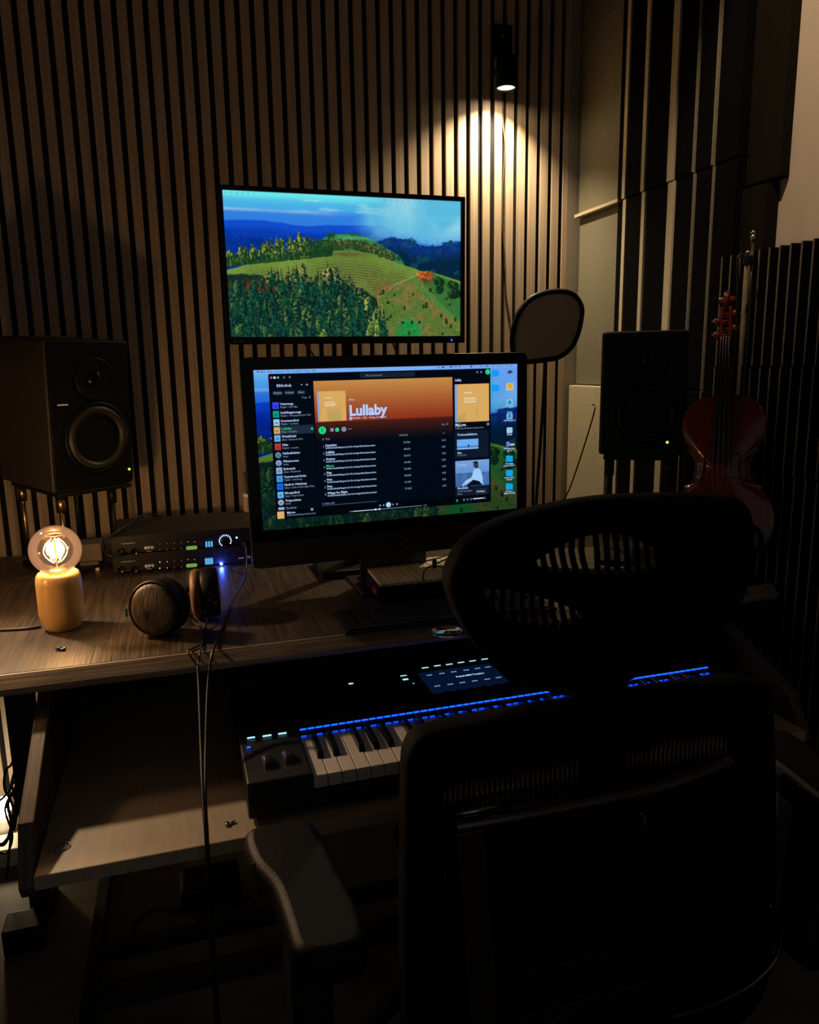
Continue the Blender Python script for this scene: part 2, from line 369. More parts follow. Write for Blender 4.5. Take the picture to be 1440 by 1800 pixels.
def wallpaper(W_, H_):
    X, Y = np.meshgrid((np.arange(W_)+.5)/W_, (np.arange(H_)+.5)/H_)
    n1 = fbm(H_, W_, 3, 1, 6, .8); n2 = fbm(H_, W_, 18, 2, 4); n3 = fbm(H_, W_, 5, 3, 5); n4 = fbm(H_, W_, 85, 4, 2); n0 = fbm(H_, W_, 2.2, 11, 4, .9)
    streak = fbm(H_, W_, 1.6, 9, 5, 7)
    img = np.zeros((H_, W_, 3))
    g_ = Y[..., None]
    img[:] = C3(85, 205, 235)*(1-g_*4).clip(0, 1)+C3(50, 130, 232)*(g_*4).clip(0, 1)
    mixc(img, sstep(.46, .62, streak+.10*np.exp(-((Y-.11)/.03)**2))*sstep(.165, .13, Y)*sstep(.0, .05, Y)*(.8+.4*n3).clip(0, 1), C3(226, 246, 244))
    mixc(img, np.exp(-((Y-.125-.02*X)/.012)**2)*sstep(.6, .35, X)*.8, C3(228, 246, 238))
    mixc(img, np.exp(-((Y-.015)/.03)**2)*.75, C3(120, 245, 240))
    mixc(img, sstep(.115, .15, Y+.02*n3)*sstep(.7, .5, X)*.75, C3(45, 120, 225))
    def ridge(pts, amp, noise, k=0):
        xs, ys = zip(*pts); return np.interp(X, xs, ys)-amp*(noise-.5)
    r1 = ridge([(0, .19), (.15, .185), (.3, .21), (.5, .20), (.66, .185), (.70, .22), (1, .4)], .03, n3)
    mixc(img, sstep(0, .012, Y-r1), C3(18, 78, 205))
    mixc(img, sstep(0, .05, Y-r1-.03)*(.4+.6*n2), C3(5, 52, 165))
    mixc(img, sstep(0, .06, Y-r1-.09)*n3, C3(4, 36, 110))
    # haze on the right
    hz = sstep(.42, .78, X+.5*(n0-.5)+.1*(n1-.5)-.35*np.maximum(.2-Y, 0))*sstep(.40, .17, Y+.22*(n0-.5)+.12*(n1-.5)-.05*X)
    mixc(img, hz.clip(0, 1)*.95, C3(92, 190, 226))
    mixc(img, hz*sstep(.42, .66, .6*n0+.4*n1)*.75, C3(165, 222, 236))
    r2 = ridge([(0, .9), (.55, .6), (.62, .30), (.72, .25), (.8, .30), (.88, .31), (1, .28)], .09, n2)
    m2 = sstep(0, .02, Y-r2)*(X > .5)
    mixc(img, m2, C3(12, 50, 120)); mixc(img, m2*sstep(.05, .16, Y-r2), C3(6, 38, 62)); mixc(img, m2*(n2 > .55)*.5, C3(20, 85, 110))
    # far central green hill
    r3 = ridge([(0, .9), (.36, .34), (.42, .265), (.52, .255), (.60, .29), (.72, .40), (.8, .6), (1, .9)], .02, n2)
    m3 = sstep(0, .008, Y-r3); mixc(img, m3, C3(52, 120, 75)); mixc(img, m3*sstep(.5, .6, n2), C3(30, 70, 40)); mixc(img, m3*np.exp(-((Y-.29)/.02)**2)*sstep(.42, .5, X)*.7, C3(90, 190, 120))
    # vineyard hill
    r4 = ridge([(0, .53), (.12, .475), (.3, .43), (.42, .385), (.52, .375), (.62, .40), (.72, .46), (.82, .51), (.9, .53), (1, .58)], .008, n2)
    m4 = sstep(0, .006, Y-r4); base = C3(112, 148, 58)
    mixc(img, m4, base)
    d4 = (Y-r4)/.3
    mixc(img, m4*d4.clip(0, 1)*.8, C3(118, 104, 58))
    cont = .5+.5*np.sin((Y-r4*.75)*330+3*n3)
    mixc(img, m4*sstep(.45, .95, cont)*sstep(.03, .12, Y-r4)*.62, C3(66, 66, 34))
    mixc(img, m4*sstep(.45, .75, n3)*.35, C3(146, 172, 74)); mixc(img, m4*sstep(.5, .62, n4)*.3, C3(60, 84, 40)); mixc(img, m4*np.exp(-((X-.5)/.09)**2-((Y-.405)/.02)**2)*.7, C3(90, 75, 45))
    # right slope
    r5 = ridge([(0, 1.2), (.62, .72), (.70, .62), (.78, .555), (.86, .52), (.93, .56), (1, .60)], .012, n2)
    m5 = sstep(0, .008, Y-r5)
    mixc(img, m5, C3(92, 122, 52)); mixc(img, m5*sstep(.45, .62, n2), C3(132, 118, 62)); mixc(img, m5*sstep(.6, .7, n4)*.55, C3(38, 66, 30))
    mixc(img, m5*sstep(.02, .0, np.abs(X-.80-(Y-.60)*.62))*.8, C3(60, 140, 60)); mixc(img, m5*(X > .82+(Y-.6)*.62)*.7, C3(36, 112, 52))
    mixc(img, sstep(.012, .004, np.abs(Y-np.interp(X, (.62, .70, .80), (.72, .62, .545))))*(X > .62)*(X < .80)*.7, C3(150, 140, 80))
    mixc(img, sstep(.08, .03, np.hypot((X-.76), (Y-.97)*.6))*.9*n2*1.6, C3(10, 150, 70))
    mixc(img, sstep(0, .02, Y-ridge([(0, .55), (.12, .55), (.2, .60), (.45, .60), (.56, .64), (.62, .72), (.64, 1)], .04, n2))*(X < .66), C3(20, 46, 38))
    mixc(img, np.exp(-((X-.12)/.10)**2-((Y-.645)/.035)**2)*1.0*(n2 > .42), C3(128, 58, 40))
    mixc(img, np.exp(-((X-.66)/.03)**2-((Y-.64)/.03)**2)*.6, C3(150, 90, 50))
    # trees
    R = np.random.RandomState(5)
    def tree(cx, by, h, wd, dark, lit, rnd_=False):
        x0 = int(max(0, (cx-wd)*W_)); x1 = int(min(W_, (cx+wd)*W_+1)); y0 = int(max(0, (by-h)*H_)); y1 = int(min(H_, by*H_+1))
        if x1 <= x0 or y1 <= y0: return
        xx = X[y0:y1, x0:x1]; yy = Y[y0:y1, x0:x1]; t_ = ((yy-(by-h))/h).clip(.01, 1)
        if rnd_: half = wd*np.sqrt(np.clip(1-(2*t_-1)**2, 0, 1))
        else: half = wd*t_**.9*(.6+.4*np.abs(np.sin(t_*26+cx*50)))
        half = np.maximum(half, .0005)*(.55+.9*n4[y0:y1, x0:x1])
        m_ = sstep(0, -.0025, np.abs(xx-cx)-half)
        l = sstep(.7, -.7, (xx-cx)/wd)*sstep(.35, .6, n4[y0:y1, x0:x1])*(1.0-.55*t_)
        c = np.array(dark)*(1-l[..., None])+np.array(lit)*l[..., None]
        img[y0:y1, x0:x1] = img[y0:y1, x0:x1]*(1-m_[..., None])+c*m_[..., None]
    L = []
    for k in range(330):                     # ridge forest at the left
        x = R.rand()*.43; top = np.interp(x, (0, .1, .2, .3, .36, .43), (.40, .36, .30, .265, .27, .36)); bot = np.interp(x, (0, .15, .3, .43), (.50, .47, .44, .41))
        y = top+.07+R.rand()*(bot-top-.02); L.append((min(y, bot+.01), x, .05+.045*R.rand(), .006+.005*R.rand(), C3(25, 62, 34), C3(178, 176, 66) if x < .33 else C3(70, 100, 40), R.rand() < .4))
    for k in range(60):
        x = .40+R.rand()*.30; y = np.interp(x, (.4, .56, .7), (.36, .36, .44))+.02*R.rand(); L.append((y, x, .04+.03*R.rand(), .012, C3(36, 70, 34), C3(120, 110, 60), True))
    for k in range(640):                     # the near forest
        x = R.rand()*.66; top = np.interp(x, (0, .10, .2, .35, .45, .52, .58, .66), (.60, .58, .50, .53, .50, .58, .70, .82)); y = top+.10+R.rand()*(1.14-top-.08)
        if np.hypot((x-.12)/.11, (y-.10-.60)/.055) < 1 and R.rand() < .8: continue
        lit = C3(120, 138, 60) if R.rand() < .35 else C3(32, 96, 72)
        if y < top+.18: lit = C3(196, 178, 78) if x > .15 else C3(90, 120, 60)
        dk = C3(8, 40, 38) if R.rand() < .6 else C3(14, 58, 40)
        L.append((y, x, .10+.08*R.rand(), .012+.009*R.rand(), dk, lit, R.rand() < .10))
    for k in range(26):
        x = .60+.4*R.rand(); y = .66+.34*R.rand()
        L.append((y, x, .02+.02*R.rand(), .008, C3(28, 54, 26), C3(80, 96, 40), True))
    for k in range(10): L.append((.60+.12*R.rand(), .89+.11*R.rand(), .07, .02, C3(14, 44, 28), C3(50, 100, 46), True))
    L.append((.60, .845, .05, .042, C3(90, 70, 34), C3(150, 100, 60), True))
    for T_ in sorted(L, key=lambda q: q[0]): tree(T_[1], T_[0], T_[2], T_[3], T_[4], T_[5], T_[6])
    tree(.825, .565, .05, .026, C3(160, 84, 40), C3(224, 128, 60), True); tree(.85, .575, .06, .028, C3(150, 76, 36), C3(214, 118, 56), True)
    for cx, by, h in ((.385, 1.0, .07), (.605, .93, .12), (.62, 1.01, .17), (.585, .99, .14)): tree(cx, by, h, .02, C3(70, 100, 44), C3(200, 205, 96))
    land = sstep(.24, .34, Y); img *= (1+land*.45*(n4-.5))[..., None]
    return np.clip(img, 0, 1)
def rect(img, u0, v0, u1, v1, c, a=1.0, rad=0):
    H_, W_ = img.shape[:2]; x0, x1, y0, y1 = u0*W_, u1*W_, v0*H_, v1*H_
    X, Y = np.meshgrid(np.arange(W_)+.5, np.arange(H_)+.5)
    dx = np.maximum(np.maximum(x0+rad-X, X-x1+rad), 0); dy = np.maximum(np.maximum(y0+rad-Y, Y-y1+rad), 0)
    m_ = np.clip(rad+.5-np.hypot(dx, dy), 0, 1)*a if rad else ((X > x0)*(X < x1)*(Y > y0)*(Y < y1))*a
    c = np.array(c, float)
    if c.ndim == 1: c = c/255
    mixc(img, m_, c)
def disc(img, u, v, r, c, a=1.0):
    H_, W_ = img.shape[:2]; X, Y = np.meshgrid(np.arange(W_)+.5, np.arange(H_)+.5)
    mixc(img, np.clip(r*W_+.5-np.hypot(X-u*W_, Y-v*H_), 0, 1)*a, np.array(c, float)/255)
def screen_grid(name, img, w_, h_, parent, y=0.0, strength=1.0, mname='screen picture'):
    H_, W_ = img.shape[:2]
    lin = np.where(img <= .04045, img/12.92, ((img+.055)/1.055)**2.4)
    xs = (np.linspace(0, 1, W_)-.5)*w_; zs = (.5-np.linspace(0, 1, H_))*h_
    X, Z = np.meshgrid(xs, zs); co = np.zeros((H_*W_, 3), np.float32); co[:, 0] = X.ravel(); co[:, 1] = y; co[:, 2] = Z.ravel()
    i = (np.arange(H_-1)[:, None]*W_+np.arange(W_-1)[None]).ravel()
    q = np.stack([i, i+W_, i+W_+1, i+1], 1).astype(np.int32)
    me = bpy.data.meshes.new(name); me.vertices.add(len(co)); me.vertices.foreach_set('co', co.ravel())
    me.loops.add(q.size); me.loops.foreach_set('vertex_index', q.ravel()); me.polygons.add(len(q))
    me.polygons.foreach_set('loop_start', np.arange(len(q), dtype=np.int32)*4); me.polygons.foreach_set('loop_total', np.full(len(q), 4, np.int32))
    me.update(calc_edges=True)
    at = me.color_attributes.new('picture', 'FLOAT_COLOR', 'POINT'); c4 = np.ones((H_*W_, 4), np.float32); c4[:, :3] = lin.reshape(-1, 3); at.data.foreach_set('color', c4.ravel())
    m = bpy.data.materials.new(mname); m.use_nodes = True; nt = m.node_tree; nt.nodes.clear()
    a = _n(nt, 'ShaderNodeAttribute'); a.attribute_name = 'picture'; e = _n(nt, 'ShaderNodeEmission'); o = _n(nt, 'ShaderNodeOutputMaterial')
    e.inputs[1].default_value = strength; nt.links.new(a.outputs['Color'], e.inputs[0]); nt.links.new(e.outputs[0], o.inputs[0])
    me.materials.append(m); ob = bpy.data.objects.new(name, me); COL.objects.link(ob); ob.parent = parent; return ob

# ================================================================== upper monitor (local: x right, y away from viewer, z up)
WP = wallpaper(600, 338)
Mm = Matrix.Translation((.389, -.615, 1.485)) @ Matrix.Rotation(math.radians(1.1), 4, 'X')
t = thing('monitor', 'black wide monitor above the computer showing green hills', 'monitor', matrix=Mm)
mb = MB(); W2, H2 = .531/2, .299/2
a, b, c, d = W2+.009, W2+.010, H2+.010, H2+.016
mb.box(-a, -W2, -.006, .012, -d, c); mb.box(W2, b, -.006, .012, -d, c); mb.box(-W2, W2, -.006, .012, H2, c); mb.box(-W2, W2, -.006, .012, -d, -H2)
mb.build('bezel', 'black', t, bevel=.0015)
mb = MB(); mb.box(-a+.004, b-.004, .0005, .022, -d+.004, c-.004); mb.box(-.14, .14, .02, .045, -.10, .09); mb.build('back_shell', 'black', t, bevel=.003)
WPm = WP.copy()
for u in np.r_[np.linspace(.01, .12, 6), np.linspace(.66, .99, 14)]: rect(WPm, u, .012, u+.007, .022, (60, 130, 150), .35)
screen_grid('screen', WPm, .531, .299, t, -.0002, .95, 'hill landscape picture')
mb = MB(); add_text(mb, 'SAMSUNG', frame((.01-.028, -.0065, -H2-.0105), (1, 0, 0), (0, 0, 1)), .006, .01, width=.032); mb.build('logo', mat('dim logo', (.10, .10, .10), .5), t)
mb = MB(); mb.lathe([(0, 0), (.0032, 0), (.0032, .0008), (0, .0008)], 16, mtx=frame((-W2+.010, -.0062, -H2-.008), (1, 0, 0), (0, 0, 1))); mb.box(-W2+.018, -W2+.026, -.0066, -.006, -H2-.011, -H2-.006); mb.build('badge', 'greymetal', t)
mb = MB(); mb.box(W2-.025, W2-.0215, -.0066, -.006, -H2-.012, -H2-.007); mb.build('power_led', 'led_blue', t)
mb = MB(); mb.box(-.012, .012, .03, .045, -.66+.02, -.09); mb.box(-.03, .03, .028, .05, -.16, -.10); mb.build('stand_pole', 'black', t)
mb = MB(); mb.box(-.09, .09, -.03, .12, -.706, -.690); mb.cyl((0, .037, -.692), (0, .037, -.63), .022); mb.build('stand_base', 'black', t, bevel=.003)
mb = MB(); a = onY(533, 600, -.57); b = onY(552, 626, -.56); cc = onY(575, 680, -.55)
mb.tube(smoothpath([a+Vector((0, .03, .02)), a, b, cc], 8), .0022, 6)
tag(mb.build('monitor_cable', 'cable'), 'dark cable drooping under the left half of the upper monitor', 'cable')
mb = MB(); a = onY(688, 598, -.57); b = onY(700, 626, -.56); mb.tube([a+Vector((0, .03, .02)), a, b, b+Vector((.01, 0, -.05))], .0022, 6)
tag(mb.build('monitor_cable', 'cable'), 'dark cable dropping behind the computer under the middle of the upper monitor', 'cable')

# ================================================================== all-in-one computer
Mi = Matrix.Translation((.4552, -.7302, 1.0984)) @ Matrix.Rotation(math.radians(1.53), 4, 'Z') @ Matrix.Rotation(math.radians(-.3), 4, 'X') @ Matrix.Rotation(math.radians(-.38), 4, 'Y')
t = thing('desktop_computer', 'large all-in-one computer in front, showing a music player window', 'computer', matrix=Mi)
W2, H2 = .597/2, .336/2
BX, TZ, BZ, CH = W2+.0265, H2+.026, -H2-.026, -H2-.083
mb = MB(); ot = rrect(-BX, BX, CH, TZ, .018)
mb.prism(ot, lambda u, v, w_: (u, .002+w_, v), .008); mb.build('aluminium_shell', 'greymetal', t, bevel=.001)
mb = MB(); mb.prism(rrect(-BX+.001, BX-.001, BZ, TZ-.001, .014), lambda u, v, w_: (u, .0005+w_, v), .0014); mb.build('front_glass', 'blackgloss', t)
mb = MB(); mb.box(-BX+.002, BX-.002, .0006, .0019, CH+.003, BZ-.0008); mb.build('chin', mat('dark chin', (.030, .028, .026), .5, .3), t)
mb = MB(); vs = []; mb.T = frame((0, .009, -.03), (1, 0, 0), (0, 0, 1)) @ Matrix.Scale(-1, 4, (0, 0, 1))
mb.lathe([(.28, 0), (.25, .008), (.18, .018), (.10, .024), (0, .026)], 40); mb.T = Matrix.Identity(4)
bo = mb.build('rear_bulge', 'greymetal', t); bo.scale = (1, 1, .60)
mb = MB(); mb.box(-.08, .08, .03, .042, CH-.068, -.13); mb.box(-.10, .10, -.06, .12, CH-.072, CH-.064); mb.build('stand', 'greymetal', t, bevel=.003)
mb = MB(); z0 = (BZ+CH)/2
mb.lathe([(0, 0), (.008, 0), (.008, .0006), (0, .0006)], 20, mtx=frame((-.004, .0005, z0), (1, 0, 0), (0, 0, 1)))
mb.lathe([(0, 0), (.008, 0), (.008, .0006), (0, .0006)], 20, mtx=frame((.004, .0005, z0), (1, 0, 0), (0, 0, 1)))
mb.prism([(.0, .010), (.005, .016), (.005, .012)], lambda u, v, w_: (u, .0+w_, z0+v), .0006); mb.build('logo', 'blackgloss', t)
# the picture
UI = wallpaper(760, 428)
UI = UI*.0+np.clip(UI**1.15*.9, 0, 1)
vv = np.linspace(0, 1, 428)[:, None]
mixc(UI, np.broadcast_to(sstep(.45, 1.0, vv)*.45, (428, 760)), C3(10, 24, 18))
mixc(UI, np.broadcast_to(sstep(.22, .0, vv)*.55, (428, 760)), C3(130, 165, 245))
rect(UI, 0, 0, 1, .021, (140, 175, 240), .85)
rect(UI, .9, .02, 1, .24, (125, 160, 235), .55)
DK = (3, 9, 18); PN = (7, 17, 30)
rect(UI, .050, .026, .887, .935, DK, 1, 4)
for u, c in ((.060, (235, 80, 80)), (.0715, (240, 235, 225)), (.0835, (60, 200, 110))): disc(UI, u, .049, .0042, c)
rect(UI, .375, .034, .585, .066, (22, 34, 46), 1, 5); rect(UI, .206, .075, .732, .878, (2, 10, 20), 1, 3)
rect(UI, .059, .078, .200, .875, (4, 11, 20), 1, 3)
# header gradient
Hh, Wh = UI.shape[:2]; Xh, Yh = np.meshgrid((np.arange(Wh)+.5)/Wh, (np.arange(Hh)+.5)/Hh)
hd = ((Xh > .206)*(Xh < .732)).astype(float)
tt = ((Yh-.077)/.258).clip(0, 1)[..., None]
gr = C3(216, 142, 68)*(1-tt)+C3(150, 48, 26)*tt
m_ = hd*(Yh > .077)*(Yh < .335+.0*Xh); UI = UI*(1-m_[..., None])+gr*m_[..., None]
t2_ = ((Yh-.335)/.13).clip(0, 1)[..., None]; gr2 = C3(84, 30, 22)*(1-t2_)+C3(2, 10, 20)*t2_
m_ = hd*(Yh >= .335)*(Yh < .47); UI = UI*(1-m_[..., None])+gr2*m_[..., None]
nz = fbm(Hh, Wh, 30, 21, 3, .35)
def cover(u0, v0, u1, v1):
    rect(UI, u0, v0, u1, v1, (238, 172, 92), 1, 2)
    k = ((Xh > u0)*(Xh < u1)*(Yh > v0)*(Yh < v1))
    mixc(UI, k*sstep(.52, .68, nz)*sstep(v0+.1*(v1-v0), v1, Yh+.0)*.45, C3(168, 150, 80))
    rect(UI, u0, v0, u0+(u1-u0)*.07, v1, (140, 165, 215), .9)
    for q, (f0, f1) in enumerate(((.26, .50), (.26, .60), (.26, .64), (.26, .62))):
        vvv = v0+(v1-v0)*(.22, .36, .41, .46)[q]; rect(UI, u0+(u1-u0)*f0, vvv, u0+(u1-u0)*f1, vvv+(v1-v0)*.025, (252, 226, 190), .9)
cover(.217, .141, .321, .330); cover(.741, .125, .881, .377)
disc(UI, .231, .385, .0135, (30, 225, 130)); rect(UI, .2275, .372, .2298, .398, (5, 60, 30)); rect(UI, .2325, .372, .2348, .398, (5, 60, 30))
disc(UI, .285, .386, .0075, (40, 215, 130)); disc(UI, .310, .385, .0080, (195, 205, 230)); disc(UI, .310, .385, .0050, (35, 20, 25)); disc(UI, .310, .385, .0025, (195, 205, 230))
disc(UI, .876, .049, .010, (30, 215, 130)); disc(UI, .833, .049, .004, (110, 125, 140)); disc(UI, .849, .049, .004, (110, 125, 140))
disc(UI, .337, .318, .0065, (170, 185, 220))
for u0, u1 in ((.061, .096), (.103, .138), (.147, .178)): rect(UI, u0, .130, u1, .156, (30, 42, 54), 1, 5)
rect(UI, .059, .346, .201, .399, (32, 44, 58), 1, 2)
th = [(.199, (60, 70, 245), 0), (.252, (14, 165, 125), 0), (.303, (165, 205, 225), 0), (.352, (238, 172, 92), 0), (.401, (120, 175, 235), 0), (.453, (205, 60, 50), 0), (.506, (110, 145, 160), 1), (.556, (150, 170, 200), 1), (.604, (150, 175, 205), 0), (.655, (80, 160, 225), 0), (.705, (20, 110, 225), 0), (.758, (110, 185, 235), 0), (.807, (170, 180, 200), 1)]
for v0, c, rd in th:
    if rd: disc(UI, .0695, v0+.020, .0105, c)
    else: rect(UI, .059, v0, .0805, v0+.041, c, 1, 1)
    rect(UI, .064, v0+.016, .075, v0+.032, tuple(x*.55 for x in c), .55)
rect(UI, .059, .857, .0805, .874, (165, 175, 205))
rect(UI, .050, .879, .887, .935, (2, 6, 12), 1, 3); rect(UI, .054, .884, .079, .931, (240, 178, 110), 1, 1)
disc(UI, .469, .898, .0098, (185, 215, 250))
rect(UI, .333, .9205, .600, .9245, (110, 125, 145)); rect(UI, .333, .9205, .430, .9245, (215, 225, 240)); disc(UI, .418, .922, .0035, (240, 245, 255)); disc(UI, .434, .922, .0035, (240, 245, 255))
rect(UI, .217, .866, .425, .8695, (90, 105, 130)); rect(UI, .812, .903, .855, .9085, (220, 225, 240))
for u in (.436, .450, .487, .502): rect(UI, u-.003, .892, u+.003, .904, (120, 135, 155))
for u in (.770, .785, .8, .858): rect(UI, u, .900, u+.007, .913, (95, 110, 130))
disc(UI, .745, .908, .005, (20, 150, 90)); disc(UI, .194, .371, .0042, (60, 200, 160)); disc(UI, .876, .398, .006, (110, 130, 140)); disc(UI, .18, .886, .005, (150, 160, 175))
rect(UI, .738, .435, .878, .620, (16, 26, 42), 1, 3); rect(UI, .747, .492, .836, .561, (120, 175, 230)); rect(UI, .747, .538, .836, .561, (90, 135, 185)); rect(UI, .792, .528, .797, .548, (20, 40, 70)); rect(UI, .747, .553, .836, .5575, (200, 220, 245))
rect(UI, .738, .635, .880, .880, (16, 26, 42), 1, 3)
# small photograph of a seated person in a pale jacket
k = ((Xh > .740)*(Xh < .880)*(Yh > .639)*(Yh < .815)); sk = C3(130, 165, 215)*(1-((Yh-.639)/.2)[..., None])+C3(84, 122, 175)*((Yh-.639)/.2)[..., None]
UI = np.where((k & (Yh < .722))[..., None], sk, np.where((k & (Yh >= .722))[..., None], C3(72, 108, 160)*(.8+.4*nz[..., None]), UI))
def poly(img, pts, c):
    inside = np.zeros(Xh.shape, bool); n = len(pts)
    for i in range(n):
        (x1, y1), (x2, y2) = pts[i], pts[(i+1) % n]
        cond = ((y1 > Yh) != (y2 > Yh)); xin = (x2-x1)*(Yh-y1)/((y2-y1) or 1e-9)+x1
        inside ^= cond & (Xh < xin)
    mixc(img, inside.astype(float), np.array(c)/255)
poly(UI, [(.817, .700), (.833, .690), (.846, .715), (.852, .755), (.854, .812), (.838, .790), (.812, .775), (.790, .795), (.768, .812), (.766, .806), (.782, .775), (.806, .755)], (176, 205, 238))
poly(UI, [(.812, .772), (.838, .785), (.852, .812), (.785, .815), (.800, .790)], (10, 16, 26))
disc(UI, .824, .672, .010, (54, 58, 74)); poly(UI, [(.812, .652), (.826, .644), (.834, .655), (.834, .672), (.828, .660), (.812, .660)], (14, 16, 22))
poly(UI, [(.826, .675), (.833, .672), (.836, .692), (.822, .700)], (40, 46, 62))
rect(UI, .822, .841, .869, .874, (60, 72, 90), 1, 4); rect(UI, .8235, .844, .8675, .871, (14, 22, 36), 1, 3)
for u, v, c in ((.908, .060, (20, 160, 235)), (.908, .158, (20, 160, 235)), (.967, .645, (15, 165, 225)), (.967, .745, (15, 165, 225)), (.967, .840, (15, 165, 225))):
    rect(UI, u-.015, v-.021, u+.015, v+.022, c, 1, 2); rect(UI, u-.015, v-.024, u-.002, v-.018, c)
poly(UI, [(.955, .057), (.968, .040), (.982, .050), (.970, .068)], (60, 66, 100)); rect(UI, .953, .128, .983, .176, (215, 205, 180), 1, 2); rect(UI, .957, .132, .979, .168, (242, 172, 50), 1, 2)
for v, top in ((.259, 0), (.353, 1), (.448, 0)):
    rect(UI, .955, v-.020, .980, v+.020, (170, 210, 225), 1, 3)
    if top: rect(UI, .956, v-.034, .979, v-.016, (90, 150, 190), 1, 1)
    if v < .4: disc(UI, .9675, v, .0085, (20, 125, 180)); disc(UI, .9675, v, .004, (60, 180, 215))
rect(UI, .953, .525, .968, .560, (110, 125, 215), 1, 3); rect(UI, .968, .54, .99, .555, (205, 190, 160), .9)
UI = np.clip(UI*np.array([.93, 1.0, 1.06]), 0, 1)
screen_grid('screen', UI, .597, .336, t, 0.0, .95, 'music player picture')
def uvT(u, v, y=-.0006): return frame(((u-.5)*.597, y, (.5-v)*.336), (1, 0, 0), (0, 0, 1))
mb = MB()
def tx(s, u, v, h, width=None, bold=.0, mi=0, al='LEFT'): add_text(mb, s, uvT(u, v), h*.336, bold, al, (width*.597 if width else None), mi)
tx('Lullaby', .331, .299, .092, .142, .035, 0)
tx('Album', .332, .204, .017, .020, .02); tx('Nordlicht  •  2024  •  8 Songs, 26 min 40 sek.', .345, .322, .017, .125, .02)
tx('Bibliothek', .076, .105, .024, .052, .02); tx('+  →', .160, .104, .024)
tx('Playlists', .064, .147, .018, .029, .02, 1); tx('Podcasts', .105, .147, .018, .030, .02, 1); tx('Alben', .150, .147, .018, .02, .02, 1)
tx('Folge  ☰', .163, .180, .018, .030, .0, 1)
names_ = [('Unterwegs', 'Playlist • 2021 Mix'), ('Lieblingssongs', 'Playlist • 324 gespeicherte Titel'), ('Seemannslied', 'Playlist • nordisch'), ('Lullaby', 'Album • Nordlicht'), ('Weitblick?', 'Album • Stimmen im Wind'), ('Hits', 'Playlist • neueste'), ('Hafenlichter', 'Artist'), ('Wintersonne', 'Artist'), ('Ruhezeit', 'Album • Abendstunde'), ('Traumreise nach Norden', 'Playlist • unterwegs'), ('Nacht in Oldenburg', 'Album • Lieder auf dem langen Weg...'), ('Morgenlied', 'Album • Singt im Baum'), ('Treppenhaus', 'Artist')]
for (a, b), (v0, c, rd) in zip(names_, th):
    tx(a, .0845, v0+.017, .019, min(.0052*len(a), .08), .03, 2 if a == 'Lullaby' else 0); tx(b, .0845, v0+.036, .0165, min(.0032*len(b), .11), .01, 1)
tx('Chorlieder', .0845, .872, .018, .04, .02, 1)
tx('Was suchst du heute?', .398, .056, .018, .062, 0, 1); tx('<   >', .099, .057, .026, None, .02, 1)
songs = ['September', 'Lullaby', 'Horizon', 'MyLove', 'Play', 'Nova', 'Free', 'Wings for Flight']
tx('#', .229, .447, .018, None, .01, 1); tx('Titel', .240, .447, .018, .016, .01, 1); tx('Aufrufe', .518, .447, .018, .034, .01, 1); tx('Liste  ☰', .686, .390, .018, .026, .01, 1); tx('◷', .690, .450, .02, None, 0, 1)
for k, s_ in enumerate(songs):
    v = .488+k*.0441
    tx(str(k+1), .229, v+.007, .020, None, .02, 1); tx(s_, .239, v, .020, .0047*len(s_), .035, 2 if k == 3 else 0)
    tx('Nordlicht, Ensemble Morgenrot, Der Chor der langen Nacht, Kammerorchester', .239, v+.0155, .016, .186, .02, 0)
    tx(['56.502', '48.054', '30.917', '69.084', '55.084', '38.268', '41.643', '17.329'][k], .534, v+.008, .0175, .026, .025, 1)
    tx(['3:14', '4:27', '3:52', '2:59', '3:48', '4:05', '3:26', '3:38'][k], .685, v+.008, .0175, .016, .025, 1)
tx('11. Oktober 2024', .217, .862, .017, .045, .01, 1)
tx('MyLove', .088, .902, .019, .030, .03); tx('Nordlicht, Ensemble Morgenrot, Kammerorchester', .088, .918, .016, .105, .01, 1)
tx('0:48', .318, .928, .014, None, .01, 1); tx('2:59', .607, .928, .014, None, .01, 1)
tx('Lullaby', .742, .104, .022, .026, .03); tx('MyLove', .741, .404, .030, .044, .035); tx('Nordlicht, Ensemble Morgenrot, Kammerorchester', .741, .423, .016, .118, .01, 1)
tx('Tourneeaufnahmen', .749, .467, .021, .082, .03, 0); tx('Film', .749, .590, .019, .017, .03, 0); tx('Konzertfilm', .749, .605, .016, .036, 0, 1)
tx('Im Fokus', .748, .672, .017, .038, .02, 0); tx('Nordlicht', .747, .832, .021, .044, .03, 0); tx('14.735 monatliche', .747, .852, .016, .060, .01, 1); tx('Hörer', .747, .870, .016, .02, .01, 1); tx('Entfolgen', .828, .862, .016, .034, .03, 0)
tx('●  Musik   Ablage   Bearbeiten   Titel   Wiedergabe   Fenster   Hilfe', .012, .0165, .016, .205, .01, 3)
tx('▣ ● ◦ ◉ ▣ ▤ ◦ ◌ ● ▸ ◦ ▣  Mi. 11. Dez. 17:30', .67, .0155, .016, .312, .01, 3)
for v, s_ in ((.292, 'USB-Sample 1'), (.385, 'USB-Sample 2'), (.482, 'Musik'), (.578, 'Aufnahmen Raum'), (.594, 'alt 1'), (.684, 'Projekte'), (.698, 'Studio, 2024 >'), (.782, 'Noten Chor'), (.796, 'Archiv'), (.878, 'Konzert'), (.892, 'Mixe fertig')): tx(s_, .9675, v, .0155, min(.0042*len(s_), .05), .03, 0, 'CENTER')
tx('⤨', .258, .396, .034, .012, .02, 0); tx('• • •', .325, .391, .02, .013, .02, 0)
mb.build('screen_text', [E_('screen white', (.50, .66, 1.0), .85), E_('screen grey', (.22, .32, .50), .8), E_('screen green', (.03, .55, .25), .9), E_('menu ink', (.06, .10, .25), 1)], t)
